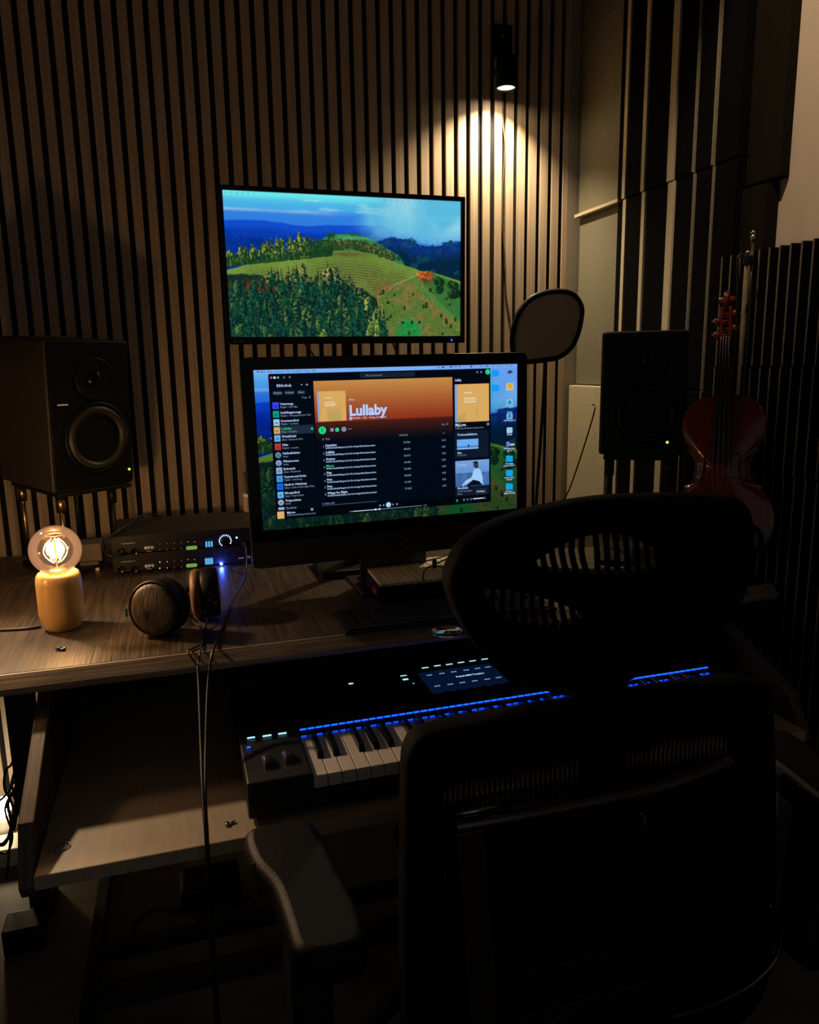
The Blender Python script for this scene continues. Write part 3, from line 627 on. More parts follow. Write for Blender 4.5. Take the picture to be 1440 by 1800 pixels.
mb = MB(); add_text(mb, 'Lullaby', uvT(.331, .299, -.0007), .092*.336, .035, 'LEFT', .142*.597); mb.build('title_text', E_('title blue white', (.45, .62, 1.0), 1), t)

# ================================================================== speakers
def speaker(label, ctr, yaw, tilt, w_, h_, dp, led, side_mat, cone='cone', badge=True):
    T = Matrix.Translation(ctr) @ Matrix.Rotation(yaw, 4, 'Z') @ Matrix.Rotation(tilt, 4, 'X')
    t = thing('studio_speaker', label, 'speaker', matrix=T)
    mb = MB(); mb.box(-w_/2, w_/2, .004, dp, -h_/2, h_/2); mb.build('cabinet', side_mat, t, bevel=.007, seg=3)
    mb = MB(); mb.prism(rrect(-w_/2+.004, w_/2-.004, -h_/2+.004, h_/2-.004, .008), lambda u, v, q: (u, q, v), .006); mb.build('front_baffle', 'spkfront', t, bevel=.0015)
    k = w_/.22; F0 = frame((.012*k, 0, -.055*k), (1, 0, 0), (0, 0, 1))
    mb = MB(); mb.lathe([(.088*k, 0), (.088*k, .004), (.083*k, .005), (.078*k, .001), (.078*k, -.001)], 48, mtx=F0); wf = mb.build('woofer_ring', 'spkfront', t)
    mb = MB(); mb.lathe([(.078*k, .001), (.074*k, .006), (.068*k, .007), (.061*k, .002), (.060*k, -.002), (.030*k, -.020), (.028*k, -.020)], 48, mtx=F0 @ Matrix.Translation((0, 0, .001))); mb.build('woofer_cone', cone, wf)
    mb = MB(); mb.lathe([(.029*k, -.014), (.024*k, -.006), (.012*k, -.001), (0, 0)], 32, mtx=F0 @ Matrix.Translation((0, 0, .001))); mb.build('dust_cap', 'spkfront', wf)
    F1 = frame((.012*k, 0, .088*k), (1, 0, 0), (0, 0, 1))
    mb = MB(); mb.lathe([(.052*k, 0), (.050*k, .003), (.046*k, .002), (.030*k, -.0005), (.020*k, .0005)], 40, mtx=F1 @ Matrix.Translation((0, 0, .001))); th_ = mb.build('tweeter_horn', 'spkfront', t)
    mb = MB(); mb.lathe([(.020*k, 0), (.016*k, .005), (.008*k, .008), (0, .009)], 24, mtx=F1 @ Matrix.Translation((0, 0, .001))); mb.build('tweeter_dome', 'blackgloss', th_)
    mb = MB(); mb.lathe([(0, 0), (.003, 0), (.003, .002), (0, .003)], 12, mtx=frame((led[0]*w_/2, 0, led[1]*h_/2), (1, 0, 0), (0, 0, 1)) @ Matrix.Translation((0, 0, .0005))); mb.build('power_led', 'led_green', t)
    if badge: mb = MB(); mb.box(-.088*k, -.062*k, -.002, 0, .028*k, .031*k); mb.build('badge', 'offwhite', t)
    return t, T
SL, TL = speaker('black studio speaker on the left, side cabinet turned to the room', (-.1975, -.3311, 1.161), math.radians(37.4), math.radians(3.9), .22, .36, .25, (.86, -.80), 'spkside')
k = .88; pc = CAM.lerp(Vector((1.195, -.561, 1.184)), k)
SR, TR = speaker('plain black studio speaker on the right beside the violin', pc, math.radians(-31.8), 0, .22*k, .33*k, .17, (.62, -.78), 'spkside', 'spkfront', False)
def stand(label, T, h_, posts, zb, base):
    o = (T @ Vector((0, .12, -h_/2)))
    t = thing('speaker_stand', label, 'speaker stand', (o.x, o.y, zb))
    mb = MB(); mb.box(-base, base, 0, .22, -h_/2-.012, -h_/2-.001)
    Tz = T.copy(); mb.v = [Tz @ v for v in mb.v]; mb.build('top_plate', 'black', t, True, bevel=.002)
    for (x, y) in posts:
        a = T @ Vector((x, y, -h_/2-.012)); mb = MB(); mb.cyl((a.x, a.y, zb+.012), (a.x, a.y, a.z), .006); mb.cyl((a.x, a.y, a.z-.04), (a.x, a.y, a.z), .0115); mb.build('post', 'brass' if x < 0 and 'left' in label else 'black', t, True)
    mb = MB(); mb.box(-base, base, -.0, .22, 0, .012); T0 = Matrix.Translation((0, 0, 0))
    mb.v = [Vector(((T @ Vector((v.x, v.y, 0))).x, (T @ Vector((v.x, v.y, 0))).y, zb+.0005+v.z)) for v in mb.v]; mb.build('base_plate', 'black', t, True, bevel=.002)
    return t
stand('brass and black posts carrying the left speaker behind the glowing bulb', TL, .36, ((-.085, .02), (.06, .03), (-.085, .20), (.06, .20)), ZT, .10)
stand('black posts carrying the right speaker above the desk', TR, .29, ((-.07, .02), (.07, .02), (-.07, .14)), ZT, .085)
mb = MB(); mb.box(-.05, -.01, .05, .11, .181, .186); mb.v = [TL @ v for v in mb.v]
tag(mb.build('metal_clip', 'brass'), 'small bright metal clip lying on top of the left speaker', 'clip')
mb = MB(); a = onY(1044, 728, -.66); b = onY(1005, 850, -.6); cc = onY(982, 896, -.56)
mb.tube(smoothpath([a+Vector((.03, .06, .02)), a, b, cc, Vector((cc.x-.02, cc.y+.04, ZT+.003))], 8), .0018, 6)
tag(mb.build('speaker_cable', 'cable'), 'thin dark cable falling from the right speaker past the beige panel', 'cable')

# ================================================================== wall spotlight
hd = onY(890, 128, -.085)
t = thing('wall_spotlight', 'black cylinder spotlight on the slat wall, lit and pointing down', 'wall lamp', (hd.x, 0, hd.z))
mb = MB(); a = onY(866, 100, -.02); b = onY(901, 45, -.02); mb.box(a.x, b.x, -.024, -.0005, a.z, b.z); mb.build('mount_box', 'black', t, True, bevel=.003)
for px, py in ((884, 64), (862, 86), (891, 95)):
    p = onY(px, py, -.025); mb = MB(); mb.cyl((p.x, -.022, p.z), (p.x, -.027, p.z), .003, 10); mb.build('screw', 'chrome', t, True)
zl = onY(890, 156, -.085).z; ztp = onY(890, 100, -.085).z
mb = MB(); mb.lathe([(.0275, 0), (.029, 0), (.0305, .002), (.0305, ztp-zl-.004), (.027, ztp-zl), (0, ztp-zl)], 36, mtx=Matrix.Translation((hd.x, -.085, zl))); mb.lathe([(.0275, 0), (.0275, .012), (0, .012)], 36, mtx=Matrix.Translation((hd.x, -.085, zl)))
mb.build('lamp_head', 'blackmatte', t, True)
mb = MB(); mb.cyl((hd.x-.012, -.02, ztp-.02), (hd.x-.006, -.06, ztp-.035), .009); mb.build('arm', 'black', t, True)
mb = MB(); mb.lathe([(0, .0045), (.0268, .0045), (.0268, .0065), (0, .0065)], 32, mtx=Matrix.Translation((hd.x, -.085, zl))); mb.build('lens', 'lens', t, True)
li = light('spotlight_spill', 'SPOT', (hd.x, -.085, zl+.002), P_SPILL, (1, .80, .50), .004, (hd.x, -.085, 0), 179, .5)
li.parent = t; li.matrix_parent_inverse = world_of(t).inverted()
li = light('spotlight_beam', 'SPOT', (hd.x, -.085, zl+.002), P_SPOT, (1, .80, .50), .004, (hd.x-.11, 0, zl-1), 124, 1)
li.parent = t; li.matrix_parent_inverse = world_of(t).inverted()
mb = MB(); pts = [onY(x, y, -.004) for x, y in ((886, 162), (884, 210), (888, 260), (884, 330), (884, 400), (888, 460), (890, 520), (897, 565), (899, 620), (903, 660))]
mb.tube(smoothpath(pts, 6), .0022, 6); tag(mb.build('lamp_cord', mat('brown cord', (.09, .05, .03), .5)), 'thin brown cord hanging down the slat wall below the spotlight', 'cord')

# out of frame, on the right: a second ceiling spot washing the pale wall
t = thing('ceiling_spotlight', 'small ceiling spotlight washing the pale right wall', 'ceiling lamp', (.55, -1.35, 2.88))
mb = MB(); mb.cyl((.55, -1.35, 2.90), (.55, -1.35, 2.86), .04); mb.cyl((.55, -1.35, 2.86), (.55, -1.35, 2.80), .01); mb.build('mount', 'black', t, True)
q = Vector((1.345, -.92, 1.84))-Vector((.55, -1.35, 2.78)); q.normalize(); c0 = Vector((.55, -1.35, 2.78))
mb = MB(); qq = q.to_track_quat('Z', 'Y').to_matrix().to_4x4(); qq.translation = c0
mb.lathe([(0, -.05), (.03, -.05), (.03, .06), (.027, .06), (.027, .0), (0, .0)], 28, mtx=qq); mb.build('lamp_head', 'black', t, True)
li = light('wall_wash', 'SPOT', c0+q*.01, P_WALLSPOT, (1, .74, .48), .012, c0+q, 36, .6); li.parent = t; li.matrix_parent_inverse = world_of(t).inverted()

# ================================================================== filament lamp
p = onZ(112, 1103, ZT)
t = thing('table_lamp', 'wooden cylinder lamp with a glowing clear globe bulb on the desk', 'lamp', (p.x, p.y, ZT+.0008))
mb = MB(); mb.lathe([(0, 0), (.030, 0), (.032, .002), (.035, .010), (.0395, .018), (.0415, .034), (.0415, .094), (.0400, .106), (.036, .112), (.033, .1125), (.030, .110), (.028, .095), (0, .095)], 48); mb.build('wooden_base', 'lampwood', t)
mb = MB(); mb.lathe([(.0165, .095), (.0165, .112), (.0145, .118), (0, .118)], 28); mb.build('socket', 'brass', t)
BR = .0475; bz = .112+BR*.92
mb = MB(); prof = [(.0140, .114)] + [(BR*math.sin(a), bz-BR*math.cos(a)) for a in [math.radians(18+162*i/22) for i in range(23)]]; mb.lathe(prof, 48); globe = mb.build('glass_globe', 'glass', t)
fils = MB()
for k_ in range(6):
    a = 2*PI*k_/6; ps = []
    for i in range(9):
        s_ = i/8; r_ = .007+.014*math.sin(PI*s_)**.8; ps.append((r_*math.cos(a+.5*s_), r_*math.sin(a+.5*s_), bz-.024+.046*s_))
    fils.tube(ps, .00065, 6)
fils.build('filament', 'fil', globe)
mb = MB(); mb.cyl((0, 0, .115), (0, 0, bz+.022), .0014); ps = [(.016*math.cos(a), .016*math.sin(a), bz+.030) for a in [2*PI*i/20 for i in range(20)]]; mb.tube(ps, .0006, 5, closed=True)
mb.build('filament_support', 'brass', t)
li = light('bulb_glow', 'POINT', (p.x, p.y, ZT+bz), P_BULB, (1, .60, .27), .018); li.parent = t; li.matrix_parent_inverse = world_of(t).inverted()
mb = MB(); a = onZ(72, 1104, ZT); b = onZ(40, 1108, ZT); cc = onZ(-40, 1112, ZT)
up = Vector((0, 0, .0032)); mb.tube(smoothpath([a+up, b+up, cc+up], 8), .003, 8); mb.build('cord', 'cable', t, True)
# a shaded desk lamp further left on the desk, just out of frame
t4 = thing('table_lamp', 'second wooden bulb lamp standing left of the frame', 'lamp', (-.45, -.92, ZT+.0008))
for ch in list(t.children):
    if ch.type == 'MESH' and ch.name.split('.')[0] != 'cord':
        c_ = ch.copy(); COL.objects.link(c_); c_.parent = t4
        for g_ in ch.children: d_ = g_.copy(); COL.objects.link(d_); d_.parent = c_
li = light('bulb_glow', 'POINT', (-.45, -.92, ZT+bz), 1.1, (1, .60, .27), .018); li.parent = t4; li.matrix_parent_inverse = world_of(t4).inverted()
S2 = Vector((-.44, -.64, 1.18)); aim2 = Vector((-.12, -1.20, .60)); dq = (aim2-S2).normalized()
t3 = thing('desk_lamp', 'black desk lamp with a cone shade standing left on the desk', 'lamp', (-.80, -.42, ZT+.0008))
mb = MB(); mb.lathe([(0, 0), (.08, 0), (.08, .012), (.012, .02), (0, .02)], 32); mb.build('base', 'black', t3)
mb = MB(); mb.tube([(-.80, -.42, ZT+.02), (-.84, -.44, ZT+.30), tuple(S2-dq*.07)], .007, 8); mb.build('arm', 'black', t3, True)
Q = dq.to_track_quat('Z', 'Y').to_matrix().to_4x4(); Q.translation = S2
mb = MB(); mb.lathe([(0, -.075), (.022, -.075), (.028, -.05), (.072, .045), (.070, .045), (.026, -.045), (0, -.05)], 36, mtx=Q); mb.build('lamp_shade', 'black', t3, True)
mb = MB(); mb.lathe([(0, -.046), (.012, -.04), (.020, -.02), (.014, -.006), (0, -.002)], 20, mtx=Q); mb.build('bulb', 'floorled', t3, True)
li = light('desk_lamp_light', 'SPOT', S2+dq*.004, P_TWIN, (1, .70, .42), .016, aim2, 84, .7); li.parent = t3; li.matrix_parent_inverse = world_of(t3).inverted()

# ================================================================== audio interfaces
ex0, ex1, eY = -.176, .164, -.410
EV = []
for q in range(2):
    zb = ZT+.006+q*.0465
    t = thing('audio_interface', ['slim black audio interface, lower of the two, one blue light', 'slim black audio interface on top, ring of blue lights and plugged cable'][q], 'audio interface', (ex0, eY, zb))
    EV.append(t)
    mb = MB(); mb.box(ex0, ex1, eY, eY+.236, zb, zb+.044); mb.build('casing', 'evobox', t, True, bevel=.003)
    mb = MB(); mb.box(ex0+.002, ex1-.002, eY-.002, eY, zb+.002, zb+.042); mb.build('front_panel', 'black', t, True)
    zz = zb-.006 if q == 0 else zb-.0025
    for x in (ex0+.02, ex1-.02):
        for y in (eY+.02, eY+.21): mb = MB(); mb.cyl((x, y, zz), (x, y, zb), .008, 12); mb.build('foot', 'blackmatte', t, True)
    def P(px, py): v = onY(px, py, eY-.003); return v
    base = 0 if q else 31
    tmb = MB()
    def T_(s, px, py, size, width=None, bold=.02): v = P(px, py); add_text(tmb, s, frame(v, (1, 0, 0), (0, 0, 1)), size, bold, 'LEFT', width)
    T_('evo', 253 if q else 254, 966 if q else 998, .016, .024, .03); T_('audient', 258, 970 if q else 1001, .003, .011)
    T_('1  MIC LINE INST  2' if q else '1  MIC INPUT  2', 212, 957 if q else 989, .0035, .034)
    tmb.build('lettering', 'offwhite', t, True)
    mb = MB()
    for px in (213, 237):
        v = P(px, 970 if q else 1001); Fm = frame(v, (1, 0, 0), (0, 0, 1))
        mb.lathe([(.0095, 0), (.0095, .0015), (.0085, .002), (.0065, .0005), (0, .0005)], 24, mtx=Fm)
    mb.build('input_jack', 'blackgloss', t, True)
    for i, px in enumerate((281, 294, 306.5, 319)):
        for j, py in enumerate((956, 966.5) if q else (988, 999)):
            v = P(px, py-(i*.7)); big = (q == 0 and i == 0); mb = MB(); mb.lathe([(0, 0), (.0013 if big else .0009,) + (0,), (.0013 if big else .0009, .0006), (0, .0006)], 10, mtx=frame(v, (1, 0, 0), (0, 0, 1)))
            mb.build('channel_button', 'led_white' if (q == 0 and i < 2) else 'led_dim', t, True)
    v = P(337, 963 if q else 994); mb = MB(); mb.prism(rrect(v.x-.0135, v.x+.0135, v.z-.0045, v.z+.0045, .0043), lambda u, w1, d: (u, eY-.003+d, w1), .001); mb.build('phantom_button', 'btn_green', t, True)
    mb = MB()
    for px in (331, 342): vv_ = P(px, 952.5 if q else 983.5); mb.box(vv_.x-.002, vv_.x+.002, eY-.0035, eY-.003, vv_.z-.0006, vv_.z+.0006)
    mb.build('indicator', 'led_dim', t, True)
    v = P(367.5, 955 if q else 985); mb = MB(); mb.box(v.x-.0115, v.x+.0115, eY-.0035, eY-.002, v.z-.0115, v.z+.0115); dsp = mb.build('display', 'lcd_dark', t, True)
    mb = MB()
    if q:
        for i in range(3): mb.box(v.x-.0085+i*.0065, v.x-.0045+i*.0065, eY-.0042, eY-.0036, v.z-.009, v.z+.005)
    else:
        for i in range(7): mb.box(v.x-.010+i*.0029, v.x-.0078+i*.0029, eY-.0042, eY-.0036, v.z-.010, v.z+.006)
    mb.build('level_bars', 'lcd', dsp, True)
    if q:
        v = P(396, 950.5)
        for i in range(13):
            a = math.radians(230-i*260/12); mb = MB(); c_ = Vector((v.x+.0145*math.cos(a), eY-.003, v.z+.0145*math.sin(a))); mb.lathe([(0, 0), (.0013, 0), (.0013, .0008), (0, .0008)], 8, mtx=frame(c_, (1, 0, 0), (0, 0, 1)))
            mb.build('ring_light', E_('ring light', (.30, .42, 1), 9) if i == 0 else bpy.data.materials['ring light'], t, True)
        mb = MB(); mb.lathe([(.0118, 0), (.0112, .013), (.010, .014), (0, .014)], 28, mtx=frame(v, (1, 0, 0), (0, 0, 1))); mb.build('volume_knob', 'blackgloss', t, True)
        v2 = P(416, 945); mb = MB(); mb.lathe([(0, 0), (.0026, 0), (.0026, .001), (0, .001)], 12, mtx=frame(v2, (1, 0, 0), (0, 0, 1))); mb.build('status_light', 'led_white', t, True)
        v = P(427, 955); mb = MB(); mb.cyl(v, v+Vector((0, -.022, 0)), .005); mb.build('headphone_plug', 'black', t, True)
    else:
        v = P(389, 991); mb = MB(); mb.lathe([(0, 0), (.0032, 0), (.0030, .003), (0, .004)], 12, mtx=frame(v, (1, 0, 0), (0, 0, 1))); mb.build('status_light', 'led_bluehot', t, True)
        li = light('status_glow', 'POINT', (v.x, eY-.016, v.z-.002), .16, (.03, .09, 1), .004); li.parent = t; li.matrix_parent_inverse = world_of(t).inverted()
        tmb = MB(); v = P(419, 983); add_text(tmb, 'evo SP8', frame(v, (1, 0, 0), (0, 0, 1)), .010, .01, 'LEFT', .030); tmb.build('side_lettering', 'offwhite', t, True)
mb = MB(); a = onY(214, 968, eY-.004)
mb.cyl(a, a+Vector((-.002, -.022, -.002)), .006); mb.tube(smoothpath([a+Vector((0, -.02, 0)), onY(195, 978, eY-.06), onY(180, 965, eY-.04), onY(186, 950, eY-.02), onY(212, 930, eY+.02), onY(245, 908, eY+.1), onY(272, 904, eY+.16), onY(300, 915, -.05)], 8), .0022, 6)
tag(mb.build('instrument_cable', 'cable'), 'black cable plugged into the top interface and looping behind it', 'cable')
mb = MB(); pts = [onY(427, 955, eY-.024), onY(432, 968, eY-.05), onY(432, 1005, -.52), onZ(424, 1030, ZT+.012), onZ(403, 1070, ZT+.003), onZ(384, 1122, ZT+.003), onY(374, 1146, -1.02), onY(366, 1200, -1.06), onY(362, 1300, -1.16), onY(361, 1400, -1.26), onY(365, 1480, -1.315), onY(371, 1600, -1.33), onY(379, 1720, -1.34), onY(388, 1830, -1.35)]
mb.tube(smoothpath(pts, 8), .0026, 8); tag(mb.build('headphone_cable', 'cable'), 'black cable from the interface running over the desk edge, right one of the hanging pair', 'cable')
# grey box and card behind the bulb
mb = MB(); a = onY(146, 988, -.34); b = onY(178, 955, -.34); mb.box(a.x-.02, b.x, -.34, -.26, ZT+.022, b.z); mb.box(a.x-.01, b.x-.01, -.33, -.27, ZT+.0005, ZT+.0225); tag(mb.build('power_adapter', mat('grey plastic', (.10, .08, .065), .5), bevel=.003), 'small grey box standing behind the glowing bulb', 'adapter')
mb = MB(); a = onZ(160, 1001, ZT+.0007); mb.box(a.x-.03, a.x+.022, a.y-.02, a.y+.02, ZT+.0005, ZT+.008); tag(mb.build('note_card', 'white', bevel=.001), 'small pale card lying on the desk behind the bulb', 'card')

# ================================================================== headphones
t = thing('headphones', 'black over-ear headphones with brown pads lying on the desk', 'headphones', (onZ(300, 1110, ZT)))
c1 = onZ(274, 1068, ZT+.056); n1 = Vector((-.50, -.84, .16)).normalized()
c2 = onZ(373, 1040, ZT+.052); n2 = Vector((.99, -.08, .05)).normalized()
def cup(c, n, r, back_r, dep_, tilt=0):
    Fm = n.to_track_quat('Z', 'Y').to_matrix().to_4x4(); Fm.translation = c
    m1 = MB(); m1.lathe([(0, .014), (r*.70, .0135), (r*.84, .012), (r*.87, .009)], 40, mtx=Fm); m2 = MB(); m2.lathe([(r*.86, .008), (r*.92, .012), (r*.97, .008), (r, 0), (r, -.016), (r*.92, -.020), (0, -.020)], 40, mtx=Fm); ec = m2.build('ear_cup', 'black', t, True); m1.build('outer_grille', 'hpgrille' if n is n1 else 'black', ec, True)
    m3 = MB(); m3.lathe([(r*.5, -.019), (r*.95, -.020), (r*1.0, -.027), (r*.96, -.036), (r*.8, -.040), (r*.55, -.037), (r*.5, -.03)], 40, mtx=Fm); m3.build('ear_pad', 'black' if n is n1 else 'hpleather', ec, True)
cup(c1, n1, .054, .045, .03); cup(c2, n2, .050, .045, .03)
for c, n in ((c1, n1), (c2, n2)):
    s = n.cross(Vector((0, 0, 1))).normalized(); m = MB(); m.tube(smoothpath([c+s*.052-n*.004, c+s*.05+Vector((0, 0, .0))+Vector((0, .018, .0)), c+Vector((0, .054, -.01)), c-s*.05+Vector((0, .018, 0)), c-s*.052-n*.004], 6), .0028, 8); m.build('yoke', 'darkchrome', t, True)
b1 = c1+Vector((.02, .055, -.02)); b2 = c2+Vector((-.01, .055, -.02))
mb = MB(); path = smoothpath([b1, b1+Vector((.0, .05, -.005)), (b1+b2)/2+Vector((0, .105, -.006)), b2+Vector((.0, .05, -.005)), b2], 8)
for i in range(len(path)-1):
    pass
mb.tube(path, .007, 8); mb.build('headband', 'blackmatte', t, True)
mb = MB(); a = onY(222, 1076, c1.y-.01); mb.cbox(a+Vector((0, 0, 0)), (.004, .008, .016)); o = mb.build('marker_and_glint', 'teal', t, True, bevel=.001); o['label'] = 'small teal glint on the left ear cup, built as a block'  # teal block stands in for a reflection on the yoke
mb = MB(); a = c2+n2*.004+Vector((0, -.046, -.008)); mb.cbox(a, (.004, .004, .006)); mb.build('marker_and_glint', 'red', t, True)
zc = ZT+.003
mb = MB(); mb.tube(smoothpath([onY(328, 1078, c1.y-.01), onZ(345, 1092, zc+.01), onZ(356, 1112, zc), onZ(352, 1132, zc), onZ(336, 1141, zc), onY(331, 1146, -1.018), onY(348, 1172, -1.035)], 8), .0016, 6); mb.build('left_lead', 'cable', t, True)
mb = MB(); mb.tube(smoothpath([onY(368, 1078, c2.y-.035), onZ(361, 1105, zc+.003), onZ(352, 1146, zc), onY(350, 1160, -1.024), onY(348, 1172, -1.035)], 8), .0016, 6); mb.build('right_lead', 'cable', t, True)
mb = MB(); pts = [onY(348, 1172, -1.035), onY(350, 1210, -1.07), onY(353, 1300, -1.16), onY(357, 1400, -1.26), onY(363, 1480, -1.318), onY(368, 1600, -1.335), onY(375, 1720, -1.35), onY(383, 1830, -1.36)]
mb.tube(smoothpath(pts, 8), .0028, 8); mb.build('main_lead', 'cable', t, True)

# ================================================================== pop filter, small white things by the computer
t = thing('pop_filter', 'rounded black-rimmed cloth pop filter standing behind the computer', 'pop filter', onY(962, 640, -.30))
ol = [(1000, 514), (1014, 523), (1023, 541), (1022, 562), (1016, 588), (1004, 612), (982, 628), (955, 633), (925, 636), (906, 628), (901, 604), (904, 576), (913, 550), (931, 528), (955, 516), (980, 512)]
outl = smoothpath([onY(x, y, -.30) for x, y in ol], 5, True)
mb = MB(); mb.tube(outl, .0072, 8, closed=True); mb.build('rim', 'blackmatte', t, True)
mb = MB(); mb.tube([v+Vector((0, .006, .002)) for v in outl], .0062, 8, closed=True); mb.build('rear_rim', 'greymetal', t, True)
cen = sum(outl, Vector())/len(outl); mb = MB(); n = len(outl); mb.add([v for v in outl]+[cen+Vector((0, -.003, 0))]+[v+Vector((0, .003, 0)) for v in outl], [(i, (i+1) % n, n) for i in range(n)]+[tuple(range(n+1, 2*n+1))], 0, False); mb.build('cloth', 'popfab', t, True)
mb = MB(); a = onY(958, 636, -.295); mb.tube(smoothpath([a, a+Vector((0, .01, -.15)), Vector((a.x-.02, a.y+.01, ZT+.012))], 8), .005, 8); mb.lathe([(0, 0), (.045, 0), (.045, .008), (.01, .012), (0, .012)], 28, mtx=Matrix.Translation((a.x-.02, a.y+.01, ZT+.0005))); mb.build('gooseneck_stand', 'black', t, True)
mb = MB(); a = onY(430, 903, -.20); b = onY(441, 872, -.20); mb.box(a.x, a.x+.03, -.20, -.14, ZT+.0005, b.z); tag(mb.build('white_box', 'ivory', bevel=.004), 'narrow cream box peeking out left of the computer', 'box')
mb = MB(); mb.cbox(onY(432, 840, -.16), (.012, .02, .035)); a = onY(432, 840, -.16); mb.box(a.x-.004, a.x+.004, -.165, -.155, b.z-.001, a.z); tag(mb.build('dark_clip', 'greymetal', bevel=.004), 'small dark clip above the cream box at the left edge of the computer', 'clip')
mb = MB(); a = onY(925, 917, -.50); b = onY(957, 903, -.50); mb.box(a.x-.05, b.x, -.50, -.42, ZT+.0005, b.z); tag(mb.build('cream_box', 'ivory', bevel=.003), 'cream box just right of the computer on the desk', 'box')

# ================================================================== slatted cream device and wire, computer keyboard
zt_ = ZT+.040
A, B, C_, D_ = onZ(668, 1027, zt_), onZ(798, 1015, zt_), onZ(634, 989, zt_), onZ(760, 972, zt_)
t = thing('chime_box', 'dark flat box with cream slatted top under the computer', 'instrument', (A.x, A.y, ZT))
ux = Vector((B.x-A.x, B.y-A.y, 0)).normalized(); wd = .215; dp_ = (C_-A).length
T0 = frame((A.x, A.y, ZT+.0008), ux, Vector((C_.x-A.x, C_.y-A.y, 0)))
mb = MB(); mb.T = T0; mb.box(-.004, wd+.004, -.004, dp_, 0, .033); mb.build('case', 'black', t, True, bevel=.003)
mb = MB(); mb.T = T0; mb.box(-.0055, -.004, .02, .05, .01, .02); mb.build('side_mark', 'red', t, True)
for i in range(15):
    mb = MB(); mb.T = T0; s_ = wd/15; mb.box(i*s_+.0008, (i+1)*s_-.0008, 0, dp_-.004, .033, .0395); mb.build('key', 'ivory', t, True, bevel=.0008)
mb = MB(); z1 = zt_+.003
mb.tube(smoothpath([onZ(744, 1020, z1), onZ(746, 1004, z1+.01), onZ(758, 995, z1+.02), onZ(774, 996, z1+.02), onZ(784, 1006, z1+.01), onZ(786, 1016, z1)], 8), .0016, 6)
mb.tube(smoothpath([onZ(752, 998, z1+.02), onZ(780, 985, z1+.015), onZ(805, 975, z1+.01), onZ(830, 965, z1)], 8), .0018, 6)
mb.tube(smoothpath([onZ(742, 988, z1), onZ(770, 981, z1+.01), onZ(800, 971, z1+.01), onZ(832, 960, z1)], 8), .0018, 6)
mb.cyl(onZ(764, 996, z1+.016), onZ(764, 986, z1+.022), .005)
tag(mb.build('wire_tangle', 'cable'), 'thin black wires with a small clip looped over the cream slats', 'cable')
zk = ZT+.012; A = onZ(608, 1110, zk); C_ = onZ(588, 1073, zk)
t = thing('computer_keyboard', 'black computer keyboard at the front edge of the desk', 'computer keyboard', (A.x, A.y, ZT))
L_ = .44; T0 = frame((A.x, A.y+.006, ZT+.0008), (1, 0, 0), (0, 1, 0)); kd = .128
mb = MB(); mb.T = T0; mb.box(0, L_, 0, kd, 0, .007); mb.build('case', 'black', t, True, bevel=.002)
proto = None
for r_ in range(6):
    for c_ in range(14):
        if r_ == 0 and 4 <= c_ <= 8:
            if c_ > 4: continue
            m_ = MB(); m_.T = T0; m_.box(.006+4*.0308, .006+9*.0308-.003, .005, .022, .007, .0105); m_.build('key', 'black', t, True, bevel=.001); continue
        if proto is None:
            m_ = MB(); m_.box(0, .0278, 0, .0170, 0, .0035); proto = m_.build('key', 'black', t, bevel=.001); o = proto
        else: o = proto.copy(); COL.objects.link(o); o.parent = t
        wl = T0 @ Vector((.006+c_*.0308, .005+r_*.0202, .007)); o.location = world_of(t).inverted() @ wl

# ================================================================== MIDI keyboard
ZK = .637; KX0 = .165; KW = .0235; zt_ = .648
t = thing('midi_keyboard', 'long black music keyboard with a blue light strip on the desk shelf', 'music keyboard', (.54, -1.07, .579))
mb = MB(); mb.box(.062, 1.040, -1.108, -.885, .585, zt_); mb.box(.062, KX0-.002, -1.252, -1.108, .585, zt_-.002); mb.box(1.0135, 1.040, -1.252, -1.108, .585, zt_-.002); mb.box(KX0-.002, 1.0135, -1.252, -1.108, .585, .612)
mb.build('body', 'kbbody', t, True, bevel=.003)
for x in (.10, 1.0):
    for y in (-1.22, -.92): mb = MB(); mb.cyl((x, y, .579), (x, y, .586), .012, 12); mb.build('foot', 'blackmatte', t, True)
def wk(i):
    m_ = MB(); m_.box(0, KW-.0012, 0, .1335, 0, .022); m_.box(0, KW-.0012, -.0006, .01, .006, .0205); return m_
pw = None
for i in range(36):
    if pw is None: pw = wk(0).build('white_key', 'whitekey', t, bevel=.0012); o = pw
    else: o = pw.copy(); COL.objects.link(o); o.parent = t
    o.location = world_of(t).inverted() @ Vector((KX0+i*KW+.0006, -1.2455, ZK-.022))
pb = None
for i in range(35):
    if i % 7 in (0, 1, 3, 4, 5):
        if pb is None:
            m_ = MB(); w2, w1 = .0058, .0043
            vs = [(-w2, 0, 0), (w2, 0, 0), (w2, .085, 0), (-w2, .085, 0), (-w1, .009, .0115), (w1, .009, .0115), (w1, .085, .0125), (-w1, .085, .0125)]
            m_.add(vs, [(0, 1, 2, 3), (4, 5, 6, 7), (0, 1, 5, 4), (1, 2, 6, 5), (2, 3, 7, 6), (3, 0, 4, 7)]); pb = m_.build('black_key', 'blackkey', t, bevel=.0010); o = pb
        else: o = pb.copy(); COL.objects.link(o); o.parent = t
        off = {0: -.0015, 1: .0015, 3: -.002, 4: 0, 5: .002}[i % 7]
        o.location = world_of(t).inverted() @ Vector((KX0+(i+1)*KW+off, -1.197, ZK-.0005))
mb = MB(); mb.box(KX0, 1.011, -1.1125, -1.108, ZK-.004, zt_-.0005); mb.build('key_bed_trim', 'blackgloss', t, True)
mb = MB()
ns = 61; sw = (1.011-KX0)/ns
